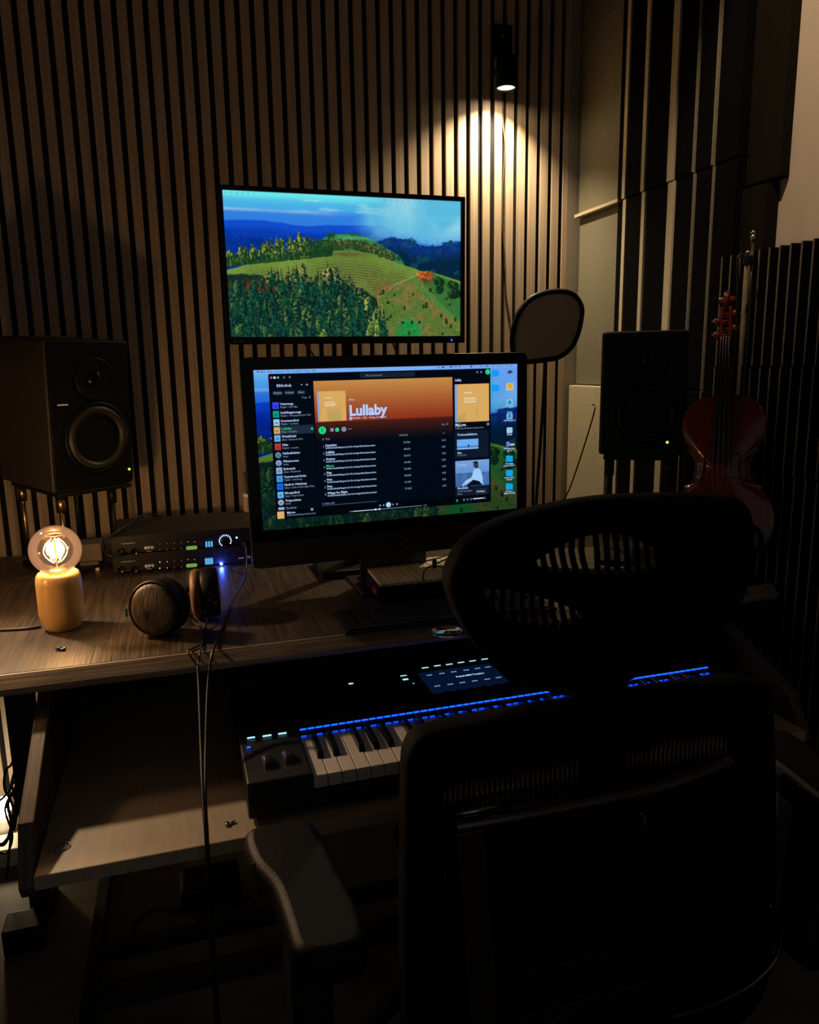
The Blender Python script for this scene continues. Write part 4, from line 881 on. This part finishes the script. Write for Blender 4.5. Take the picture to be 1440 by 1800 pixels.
for i in range(ns): mb.box(KX0+i*sw+.0012, KX0+(i+1)*sw-.0012, -1.1085, -1.1045, zt_-.0002, zt_+.0006)
mb.build('light_strip', E_('blue strip', (.003, .045, 1), 5), t, True)
mb = MB()
for i in range(ns): mb.box(KX0+i*sw+.002, KX0+(i+1)*sw-.002, -1.1132, -1.1124, ZK-.0015, ZK+.0025)
mb.build('key_glow', E_('blue key glow', (.003, .05, 1), 1.6), t, True)  # extra glowing windows, added so the keys catch blue light
# controls on the panel
def Zp(px, py, z=zt_): return onZ(px, py, z)
def patch(name, px, py, w_, d_, mtl, h=.0008, z=zt_-.0002, bev=0):
    p = Zp(px, py, z); m_ = MB(); m_.box(p.x-w_/2, p.x+w_/2, p.y-d_/2, p.y+d_/2, z, z+h); return m_.build(name, mtl, t, True, bevel=bev)
for px, py, w_ in ((441.5, 1297, .013), (469.5, 1293.5, .015), (496.5, 1289.5, .014)): patch('lit_label', px, py, w_, .0045, 'led_cyan')
patch('lit_label', 617, 1202, .009, .005, 'led_cyan'); patch('lit_label', 709.5, 1188, .013, .003, 'led_cyan'); patch('lit_label', 713, 1194.5, .011, .006, 'led_cyan'); patch('lit_label', 727, 1202, .003, .003, 'led_cyan')
for px, py in ((747.5, 1174), (769, 1170.5), (790, 1168), (810.5, 1164.7), (831, 1162), (852, 1158.8), (873, 1155.8), (894, 1152.8)): patch('lit_label', px, py, .0145, .0035, 'led_cyan')
patch('lit_label', 963, 1163, .006, .003, 'led_blue')
patch('status_strip', 437, 1314, .006, .004, 'led_blue')
for px, py in ((468, 1331.5), (503, 1323.5)):
    p = Zp(px, py); mb = MB(); m_ = MB(); m_.lathe([(0, 0), (.0225, 0), (.0235, .001), (.0235, .011), (.0225, .012), (0, .012)], 40, mtx=frame((p.x-.006, p.y-.016, zt_-.012), (0, 1, 0), (0, 0, 1))); m_.build('wheel', 'greymetal', t, True)
    patch('wheel_light', px, py, .0125, .005, 'led_blue', .0015)
patch('touch_strip', 660, 1226, .048, .019, 'blackgloss'); patch('button_block', 725, 1206, .022, .045, 'blackgloss', .0006)
a, b = Zp(758, 1183), Zp(767, 1219); dX = .155
m_ = MB(); m_.box(b.x-.006, b.x+dX, b.y, a.y+.006, zt_-.0002, zt_+.0010); m_.build('display', mat('display glass', (.004, .008, .02), .06, emit=(.002, .007, .03), es=1.0, spec=1.2, coat=1.0), t, True); kdisp = bpy.data.objects[[o.name for o in t.children if o.name.startswith('display')][0]]
mb = MB(); R_ = zt_+.0014
for px, py in ((754, 1187), (776, 1184), (797, 1181), (819, 1178), (839, 1175), (857, 1172.5), (878, 1169), (768, 1206), (791, 1203), (812, 1200), (834, 1197), (856, 1194), (876, 1191)):
    p = onZ(px, py, R_); add_text(mb, '10:16', frame(p+Vector((-.005, -.001, 0)), (1, 0, 0), (0, 1, 0)), .0055, .02, 'LEFT', .011)
p = onZ(803, 1190.5, R_); add_text(mb, 'Default MIDI Template', frame(p, (1, 0, 0), (0, 1, 0)), .0085, .02, 'LEFT', .060); mb.build('display_text', 'led_cyan', kdisp, True)
for k_, (px, py) in enumerate(((785, 1233), (808, 1230), (830, 1226.5), (852, 1223), (874, 1219.5), (896, 1216), (918, 1212.5), (940, 1209))):
    p = Zp(px, py); m_ = MB(); m_.lathe([(.0068, 0), (.0062, .003), (.0058, .018), (.005, .0195), (0, .0195)], 20, mtx=Matrix.Translation((p.x, p.y, zt_-.0005))); m_.build('knob', 'blackmatte', t, True)
mb = MB(); p = Zp(430, 1287.5, zt_+.0004); p2 = Zp(541, 1269.5, zt_+.0004); add_text(mb, 'KONTROL S61', frame((p.x, p.y, zt_+.0004), (1, 0, 0), (0, 1, 0)), .010, .01, 'LEFT', p2.x-p.x); mb.build('lettering', mat('bronze lettering', (.16, .12, .09), .5), t, True)
# polished dish
p = onZ(787, 1113, ZT+.004)
t = thing('metal_dish', 'small round polished metal dish overhanging the front edge of the desk', 'dish', (p.x, p.y, ZT+.001))
mb = MB(); mb.lathe([(0, 0), (.020, .0), (.028, .0035), (.031, .006), (.0315, .0062), (.029, .0035), (.020, -.0006), (0, -.0008)], 40); mb.build('bowl', mat('polished steel', (.75, .72, .66), .06, 1, var=.02), t)

# ================================================================== violin, stand and bow
top = dep(1278, 508, 1.70); bot = dep(1266, 978, 1.70)
ax = (top-bot).normalized(); vw = (bot-CAM); vw = (vw - ax*vw.dot(ax)).normalized()     # pointing away from the camera
xr = ax.cross(vw); xr = -xr if xr.dot(RT) < 0 else xr
# turned a little so its face looks at the keyboard
rot = Matrix.Rotation(math.radians(-6), 3, ax); xr = rot @ xr; fn = xr.cross(ax)
fn = fn if fn.dot(vw) < 0 else -fn
VT = Matrix(((xr.x, ax.x, fn.x, bot.x), (xr.y, ax.y, fn.y, bot.y), (xr.z, ax.z, fn.z, bot.z), (0, 0, 0, 1)))
sc_ = (top-bot).length/.590
VT = VT @ Matrix.Scale(sc_, 4)
t = thing('violin', 'red-brown violin standing upright at the right end of the desk', 'violin', (bot.x, bot.y, bot.z))
half = [(0, 0), (.040, .003), (.075, .018), (.098, .048), (.104, .082), (.098, .115), (.084, .138), (.076, .148), (.078, .156), (.068, .160), (.058, .172), (.0545, .195), (.057, .215), (.066, .230), (.070, .236), (.067, .243), (.074, .252), (.083, .275), (.083, .300), (.073, .328), (.052, .347), (.022, .354), (0, .355)]
hp = [(x, y) for x, y in half]
body = hp + [(-x, y) for x, y in hp[-2:0:-1]]
body = [(v.x, v.y) for v in smoothpath([(x, y, 0) for x, y in body], 3, True)]
def dome(pts, z0, z1, rim_in, n_r=6):
    vs = []; fs = []; N = len(pts); cy = .18
    for k_ in range(n_r+1):
        s_ = 1-k_/n_r
        for x, y in pts: vs.append((x*s_, cy+(y-cy)*s_, z0+(z1-z0)*(1-s_**2.2)))
    for k_ in range(n_r):
        for i in range(N): fs.append((k_*N+i, k_*N+(i+1) % N, (k_+1)*N+(i+1) % N, (k_+1)*N+i))
    return vs, fs
mb = MB(); mb.T = VT; vs, fs = dome(body, .0, .015, 0); mb.add(vs, fs, 0, True); mb.build('top_plate', 'violin', t, True)
mb = MB(); mb.T = VT; vs, fs = dome(body, -.034, -.048, 0); mb.add(vs, fs, 0, True); mb.build('back_plate', 'violin', t, True)
mb = MB(); mb.T = VT; inn = [(x*.97, .18+(y-.18)*.985) for x, y in body]; n = len(inn)
mb.add([(x, y, .0) for x, y in inn]+[(x, y, -.034) for x, y in inn], [(i, (i+1) % n, n+(i+1) % n, n+i) for i in range(n)], 0, True); mb.build('ribs', 'violin', t, True)
mb = MB(); mb.T = VT; mb.tube([(x*1.005, .18+(y-.18)*1.003, .0) for x, y in body], .0016, 6, closed=True); mb.build('edge_purfling', mat('violin edge', (.16, .05, .03), .25, coat=.8), t, True)
for s_ in (-1, 1):
    mb = MB(); mb.T = VT
    ps = [(s_*.024, .222, .0155), (s_*.028, .227, .0150), (s_*.034, .224, .0135), (s_*.036, .213, .0125), (s_*.037, .195, .0125), (s_*.041, .175, .0125), (s_*.045, .160, .0105), (s_*.050, .152, .0085), (s_*.056, .155, .0068), (s_*.057, .162, .0068)]
    mb.tube(smoothpath(ps, 5), [.0012]*0 or .0019, 6); mb.build('f_hole', 'ebony', t, True)
mb = MB(); mb.T = VT; mb.prism([(-.011, .352), (.011, .352), (.0120, .47), (-.0120, .47)], lambda u, v, w_: (u, v, -.012+w_), .022); mb.build('neck', 'violin', t, True, bevel=.002)
mb = MB(); mb.T = VT; mb.add([(-.021, .205, .026), (.021, .205, .026), (.012, .475, .016), (-.012, .475, .016), (-.021, .205, .022), (.021, .205, .022), (.012, .475, .010), (-.012, .475, .010)], [(0, 1, 2, 3), (4, 5, 6, 7), (0, 1, 5, 4), (1, 2, 6, 5), (2, 3, 7, 6), (3, 0, 4, 7)]); mb.build('fingerboard', 'ebony', t, True, bevel=.001)
mb = MB(); mb.T = VT; mb.box(-.012, -.006, .475, .550, -.018, .006); mb.box(.006, .012, .475, .550, -.018, .006); mb.box(-.012, .012, .475, .550, -.022, -.014); mb.build('pegbox', 'violin', t, True, bevel=.002)
mb = MB(); mb.T = VT; ps = []
for i in range(36): a = i/35*PI*3.2; r_ = .019*(1-i/35*.72); ps.append((0, .568+r_*math.cos(a+PI*1.1), -.012+r_*math.sin(a+PI*1.1)))
mb.tube(ps, [.0075*(1-.3*i/35) for i in range(36)], 8); mb.cyl((-.017, .568, -.012), (.017, .568, -.012), .0075); mb.build('scroll', 'violin', t, True)
for s_, y in ((-1, .490), (1, .503), (-1, .520), (1, .535)):
    mb = MB(); mb.T = VT; mb.cyl((-s_*.014, y, -.006), (s_*.030, y, -.006), .0035, 10); mb.lathe([(0, 0), (.004, .001), (.009, .006), (.010, .013), (.006, .019), (0, .020)], 16, mtx=frame((s_*.028, y, -.006), (0, 0, 1), (0, 1, 0)) if s_ > 0 else frame((s_*.028, y, -.006), (0, 0, -1), (0, 1, 0))); mb.build('tuning_peg', 'violin', t, True)
mb = MB(); mb.T = VT; mb.prism([(-.021, .0), (-.017, .008), (-.019, .020), (-.012, .030), (.012, .030), (.019, .020), (.017, .008), (.021, .0), (.008, .0), (.005, .006), (-.005, .006), (-.008, .0)], lambda u, v, w_: (u, .192+w_, .013+v), .004); mb.build('bridge', 'violinlight', t, True)
mb = MB(); mb.T = VT; mb.add([(-.007, .012, .018), (.007, .012, .018), (.021, .125, .028), (-.021, .125, .028), (-.007, .012, .012), (.007, .012, .012), (.021, .125, .022), (-.021, .125, .022)], [(0, 1, 2, 3), (4, 5, 6, 7), (0, 1, 5, 4), (1, 2, 6, 5), (2, 3, 7, 6), (3, 0, 4, 7)]); mb.build('tailpiece', 'violinlight', t, True, bevel=.0015)
for i in range(4):
    xb = (-.0165, -.0055, .0055, .0165)[i]; xn = xb*.48
    mb = MB(); mb.T = VT; mb.tube([(xb*.8, .118, .030), (xb, .194, .0435-abs(xb)*.25), (xn, .476, .0185), (xn*.6, .50, -.002)], .00045, 5); mb.build('string', 'string', t, True)
mb = MB(); mb.T = VT; mb.lathe([(0, .012), (.022, .010), (.034, .004), (.036, -.002)], 28, mtx=Matrix.Translation((.052, .040, .014))); mb.build('chin_rest', 'ebony', t, True)
mb = MB(); mb.T = VT; mb.prism([(-.068, .088), (-.040, .086), (-.053, .114)], lambda u, v, w_: (u, v, .0065+w_), .002); o = mb.build('sticker', mat('dusty grey patch', (.10, .05, .04), .7), t, True); o['label'] = 'small grey triangular patch'
bt = VT @ Vector((0, -.01, -.02))
t = thing('violin_stand', 'thin black stand with a hooked neck holder carrying the violin', 'stand', (bt.x, bt.y+.02, ZT))
q0 = onY(1298, 452, bt.y+.06); q1 = onY(1293, 600, bt.y+.06); q2 = onY(1316, 452, bt.y+.06)
mb = MB(); mb.tube(smoothpath([q2+Vector((.01, 0, -.004)), q2, (q2+q0)/2+Vector((0, 0, .004)), q0, q0+(q1-q0)*.15, q1, Vector((q1.x-.01, q1.y, ZT+.06)), Vector((q1.x-.01, q1.y, ZT+.02))], 6), .0032, 8); mb.build('post', 'black', t, True)
mb = MB(); mb.box(q1.x-.05, q1.x+.05, q1.y-.03, q1.y+.03, ZT+.0005, ZT+.02); mb.cyl((q1.x-.01, q1.y, ZT+.06), (bt.x, bt.y+.01, bt.z-.004), .004); mb.cyl((bt.x-.05, bt.y, bt.z-.004), (bt.x+.05, bt.y, bt.z-.004), .005)
mb.build('base', 'black', t, True, bevel=.002)
d_ = bt.y+.05
t = thing('violin_bow', 'violin bow with pale hair hanging upright behind the violin scroll', 'bow', onY(1312, 560, d_))
a = onY(1323, 425, d_); b = onY(1306, 700, d_+.01)
mb = MB(); mb.tube([a, a.lerp(b, .5)+Vector((.004, 0, 0)), b, b+(b-a)*.55], .0035, 8); mb.build('stick', 'ebony', t, True)
mb = MB(); mb.cyl(onY(1323.5, 411, d_), a, .0042); mb.lathe([(0, 0), (.0045, .001), (.0048, .006), (0, .009)], 12, mtx=Matrix.Translation(onY(1323.5, 412, d_))); mb.build('screw_button', 'chrome', t, True)
mb = MB(); f0 = onY(1313, 446, d_); f1 = onY(1318, 466, d_); mb.box(f0.x-.004, f1.x+.006, d_-.006, d_+.006, f1.z, f0.z-.003); mb.build('frog', 'ebony', t, True, bevel=.002)
mb = MB(); mb.lathe([(0, -.005), (.0045, -.003), (.0045, .003), (0, .005)], 12, mtx=Matrix.Translation(onY(1314.5, 444, d_-.004))); mb.build('ferrule', 'brass', t, True)
mb = MB(); h0 = onY(1312, 468, d_-.002); h1 = onY(1300, 655, d_); h2 = h1+(h1-h0)*.4
mb.add([h0+Vector((-.004, 0, 0)), h0+Vector((.004, 0, 0)), h2+Vector((.004, 0, 0)), h2+Vector((-.004, 0, 0)), h0+Vector((-.004, .0015, 0)), h0+Vector((.004, .0015, 0)), h2+Vector((.004, .0015, 0)), h2+Vector((-.004, .0015, 0))], [(0, 1, 2, 3), (4, 5, 6, 7), (0, 1, 5, 4), (1, 2, 6, 5), (2, 3, 7, 6), (3, 0, 4, 7)]); mb.build('hair', mat('bow hair', (.60, .45, .26), .6), t, True)
# plug and lead lying at the right
a = onZ(1303, 988, ZT+.008); b = onZ(1338, 1001, ZT+.008)
t = thing('jack_plug', 'metal jack plug with a thin lead lying on the desk below the violin', 'plug', (a.x, a.y, ZT))
mb = MB(); mb.cyl(a.lerp(b, .5), b, .003, 12); mb.build('tip', 'chrome', t, True); mb = MB(); mb.cyl(a, a.lerp(b, .52), .006, 12); mb.build('barrel', 'greymetal', t, True)
mb = MB(); mb.tube(smoothpath([a, onZ(1302, 1010, ZT+.004), onZ(1304, 1030, ZT+.003), onZ(1316, 1045, ZT+.003)], 8), .0016, 6); mb.build('lead', 'cable', t, True)

# ================================================================== floor level
p = Vector((-.545, -.16, 0))
t = thing('floor_bulb', 'bright bare bulb on the floor behind the desk leg', 'bulb', p)
mb = MB(); mb.lathe([(0, 0), (.03, 0), (.03, .02), (.016, .03), (.014, .05), (0, .05)], 24); mb.build('holder', 'white', t)
mb = MB(); mb.lathe([(.012, .05), (.022, .062), (.026, .078), (.020, .096), (0, .104)], 24); mb.build('glowing_bulb', 'floorled', t)
li = light('floor_glow', 'POINT', (p.x, p.y-.03, .14), P_FLOOR, (1, .78, .46), .02); li.parent = t; li.matrix_parent_inverse = world_of(t).inverted()
mb = MB(); mb.box(-.64, -.44, -.34, -.26, 0.0, .05); tag(mb.build('power_strip', 'ivory', bevel=.004), 'cream power strip on the floor under the tangled cables', 'power strip')
mb = MB(); mb.box(-.45, -.37, -.68, -.61, 0.0, .06)
tag(mb.build('router_box', 'black', bevel=.004), 'small black box standing on the floor by the desk leg', 'box')
lab = ['looping widest at the top of the tangle', 'hanging straight through the tangle', 'crossing low in the tangle', 'curling round the bright bulb', 'thickest one of the tangle']
def cab(pts, r): m_ = MB(); m_.tube(smoothpath([onY(x, y, Y) for x, y, Y in pts], 8), r, 6); return m_
sets = [([(28, 1225, -.4), (24, 1330, -.42), (10, 1355, -.43), (8, 1385, -.43), (20, 1410, -.42), (25, 1440, -.42), (12, 1475, -.44), (-20, 1500, -.44)], .0032),
        ([(20, 1240, -.36), (22, 1320, -.38), (26, 1350, -.40), (20, 1380, -.41), (28, 1400, -.41), (22, 1440, -.42), (16, 1500, -.45), (12, 1545, -.46)], .003),
        ([(-20, 1420, -.42), (8, 1400, -.42), (24, 1375, -.42), (32, 1350, -.41), (28, 1300, -.40)], .003),
        ([(-20, 1490, -.45), (10, 1500, -.45), (22, 1470, -.44), (10, 1430, -.42), (12, 1410, -.42), (26, 1385, -.42), (33, 1360, -.42)], .0026),
        ([(-20, 1470, -.43), (6, 1485, -.44), (20, 1450, -.43), (14, 1415, -.42), (22, 1395, -.42), (30, 1420, -.42), (24, 1460, -.43)], .0042)]
for (pts, r_), l_ in zip(sets, lab): tag(cab(pts, r_).build('power_cable', 'cable'), 'black cable at the left edge, '+l_, 'cable', 'tangled cables behind the desk leg')
p = onZ(372, 1575, .0)
t = thing('cable_hub', 'dark cable box on the floor under the desk', 'cable box', p)
mb = MB(); mb.box(-.07, .07, -.05, .05, 0, .06); mb.build('case', 'black', t, bevel=.01)
mb = MB(); mb.lathe([(0, 0), (.006, .001), (.006, .004), (0, .005)], 12, mtx=Matrix.Translation((-.03, -.03, .06))); mb.build('button', 'blackgloss', t)
for pts, l_ in (([(235, 1645), (240, 1622), (270, 1598), (310, 1600), (340, 1585)], 'curling left of the cable box'), ([(300, 1618), (320, 1632), (350, 1620), (370, 1600)], 'looping in front of the cable box'), ([(390, 1600), (420, 1590), (440, 1575), (455, 1600), (470, 1598)], 'running right of the cable box')):
    m_ = MB(); m_.tube(smoothpath([onZ(x, y, .004) for x, y in pts], 8), .003, 6); tag(m_.build('floor_cable', 'cable'), 'thin black cable on the floor '+l_, 'cable')
pa = [onZ(x, y, 0) for x, y in ((560, 1490), (712, 1452), (712, 1545), (600, 1572))]
mb = MB(); mb.box(.29, .56, -.70, -.46, .0005, .004); tag(mb.build('floor_mat', mat('glossy grey sheet', (.16, .14, .08), .18, scale=60, bump=.5)), 'glossy grey sheet lying on the floor beside the arm rest', 'floor mat')

# ================================================================== office chair
t = thing('office_chair', 'black mesh office chair with headrest, seen from behind', 'office chair', (.47, -1.38, 0))
Y0 = -1.50
def PT(Yp): return frame((0, Yp, 0), (1, 0, 0), (0, 0, 1))
def pl(pts, Yp, n=6, sm=True):
    q = [onY(x, y, Yp) for x, y in pts]; q = smoothpath(q, n, True) if sm else q; return [(v.x, v.z) for v in q]
Yh = -1.47
outer = [(783, 1030), (792, 985), (822, 945), (880, 912), (960, 888), (1050, 873), (1140, 868), (1220, 868), (1275, 872), (1302, 888), (1312, 930), (1308, 1000), (1288, 1060), (1245, 1110), (1180, 1150), (1110, 1183), (1040, 1210), (975, 1214), (905, 1190), (850, 1150), (812, 1100)]
h1 = [(928, 992), (955, 968), (1000, 946), (1055, 935), (1110, 945), (1168, 979), (1120, 1000), (1060, 1003), (990, 1001)]
h2 = [(845, 1036), (880, 1032), (930, 1042), (980, 1058), (1022, 1078), (1010, 1092), (950, 1096), (900, 1086), (862, 1064)]
hrf = plate('headrest_frame', pl(outer, Yh), [pl(h1, Yh), pl(h2, Yh)], .022, .012, 'chairfab', t, rebase(t, PT(Yh)))
mb = MB()
for (x0, x1, yt, yb) in ((928, 1170, 925, 1010), (840, 1026, 1022, 1104)):
    x = x0
    while x < x1:
        ps = [onY(x+(8 if x < 1050 else -2)*math.sin(s_*PI)*-1+s_*-6, yb+(yt-yb)*s_, Yh+.004) for s_ in (0, .25, .5, .75, 1)]
        mb.tube(ps, .0042, 6); x += 17.5
mb.build('headrest_mesh', 'chairfab', hrf, True)
# neck
mb = MB(); a = onY(1060, 1190, -1.49); mb.box(a.x-.035, a.x+.035, -1.50, -1.462, .62, a.z+.03); mb.build('headrest_post', 'chairfab', t, True, bevel=.006)
outb = [(708, 1350), (714, 1312), (728, 1291), (755, 1278), (830, 1262), (1000, 1234), (1200, 1202), (1290, 1190), (1330, 1196), (1345, 1220), (1352, 1400), (1350, 1600), (1335, 1720), (1280, 1790), (1150, 1850), (900, 1890), (760, 1880), (715, 1850), (706, 1700), (706, 1500)]
hb = [(775, 1385), (800, 1365), (1000, 1325), (1200, 1290), (1270, 1290), (1285, 1320), (1280, 1600), (1250, 1680), (1100, 1740), (860, 1780), (790, 1760), (772, 1700), (770, 1500)]
brf = plate('backrest_frame', pl(outb, Y0, 4), [pl(hb, Y0, 4)], .022, .011, 'chairfab', t, rebase(t, PT(Y0)))
mb = MB(); x = 776
xs0 = onY(772, 1500, Y0).x; xs1 = onY(1284, 1500, Y0).x
nn = 64; zt0 = onY(1030, 1300, Y0).z; zb0 = onY(1030, 1790, Y0).z
for i in range(nn):
    xx = xs0+(xs1-xs0)*i/(nn-1); mb.tube([(xx-.008, Y0+.004, zb0), (xx, Y0+.004, zt0+.03)], .0026, 4)
mb.build('backrest_mesh', mat('fine black mesh', (.004, .0038, .0035), .6, spec=.15), brf, True)
mb = MB(); mb.box(xs0-.005, xs1+.005, Y0+.010, Y0+.016, zb0, zt0-.06); mb.build('backrest_lining', 'chairfab', brf, True)
# chrome support behind the back (camera side)
Yc = -1.548
bar = [onY(x, y, Yc) for x, y in ((800, 1452), (830, 1447), (960, 1424), (1080, 1400), (1170, 1380), (1285, 1336))]
mb = MB(); mb.tube(smoothpath(bar, 6), .0092, 10); mb.build('back_support_bar', 'darkchrome', t, True)
mb = MB(); a = onY(823, 1470, Yc); b = onY(855, 1790, Yc)
mb.prism([(a.x-.017, a.z+.01), (a.x+.020, a.z+.01), (b.x+.026, b.z-.12), (b.x-.016, b.z-.12)], lambda u, v, w_: (u, Yc-.006+w_, v), .014); mb.build('back_support_post', mat('dull dark metal', (.05, .045, .038), .35, .7), t, True, bevel=.003)
mb = MB(); a = onY(789, 1446, Yc); b = onY(880, 1415, Yc); mb.tube([onY(800, 1432, Yc+.01), onY(876, 1417, Yc+.01)], .004, 8); mb.build('adjuster_rail', 'chrome', t, True)
mb = MB(); mb.tube(smoothpath([onY(x, y, Yc) for x, y in ((1126, 1428), (1133, 1437), (1135, 1452))], 5), .002, 6); mb.build('support_highlight', 'brass', t, True)  # small highlight on the support curve, modelled as a thin brass tube
mb = MB(); mb.tube(smoothpath([onY(x, y, Yc+.02) for x, y in ((1352, 1590), (1372, 1620), (1366, 1680), (1320, 1730), (1260, 1762), (1190, 1785), (1120, 1805))], 6), .0045, 8); mb.build('lower_support_loop', 'darkchrome', t, True)
# seat, mechanism, base
mb = MB(); mb.prism(rrect(.30, .68, -1.46, -1.16, .05), lambda u, v, w_: (u, v, .43+w_), .05); mb.build('seat', 'chairfab', t, True, bevel=.012, seg=3)
mb = MB(); mb.box(.40, .58, -1.50, -1.24, .39, .43); mb.tube([(.47, -1.46, .41), (.47, -1.545, .41), (.40, -1.548, .38)], .015, 8); mb.box(.36, .62, -1.556, -1.54, .30, .42); mb.build('tilt_mechanism', 'black', t, True, bevel=.004)
mb = MB(); mb.cyl((.49, -1.36, .09), (.49, -1.36, .39), .025); mb.build('gas_lift', 'darkchrome', t, True)
for i in range(5):
    a = 2*PI*i/5+.3; e = Vector((.49+.28*math.cos(a), -1.36+.28*math.sin(a), .075))
    mb = MB(); mb.tube([(.49, -1.36, .10), (.49+.14*math.cos(a), -1.36+.14*math.sin(a), .095), e], [.024, .019, .014], 8); mb.build('base_leg', 'black', t, True)
    mb = MB(); mb.cyl((e.x-.02*math.sin(a), e.y+.02*math.cos(a), .028), (e.x+.02*math.sin(a), e.y-.02*math.cos(a), .028), .028, 20); mb.cyl(e+Vector((0, 0, -.02)), e, .008); mb.build('caster', 'black', t, True)
# arm rests
def arm(sx, pts, nm_z=.66):
    q = [onZ(x, y, nm_z) for x, y in pts] if sx < 0 else pts
    c0_ = sum(q, Vector())/len(q)
    if sx < 0: q = [c0_+(v-c0_)*1.06 for v in q]
    q = smoothpath(q, 6, True); T = rebase(t, frame((0, 0, nm_z-.018), (1, 0, 0), (0, 1, 0)))
    ap = plate('arm_pad', [(v.x, v.y) for v in q], [], .020, .013, 'armpad', t, T)
    c_ = sum(q, Vector())/len(q)
    mb = MB(); mb.prism(rrect(c_.x-.025, c_.x+.025, c_.y-.05, c_.y+.045, .015), lambda u, v, w_: (u, v, .36+w_), nm_z-.036-.36); mb.build('arm_post', 'black', t, True, bevel=.004)
    mb = MB(); mb.tube([(c_.x, c_.y, .40), (c_.x, c_.y, .37), (.49+.09*sx, -1.36, .41)], .014, 8); mb.build('arm_bracket', 'black', t, True)
    return q
ql = arm(-1, [(434, 1480), (446, 1462), (486, 1452), (530, 1446), (552, 1452), (566, 1476), (590, 1525), (625, 1590), (638, 1635), (625, 1660), (580, 1674), (540, 1676), (515, 1662), (500, 1615), (480, 1560), (447, 1520)])
arm(1, [Vector((.98-v.x, v.y, v.z)) for v in ql[::6]])
mb = MB(); s0 = onZ(434, 1522, .6605); s1 = onZ(566, 1482, .6605); mb.tube([s0, s1], .0012, 5); mb.build('arm_pad_seam', 'black', t, True)
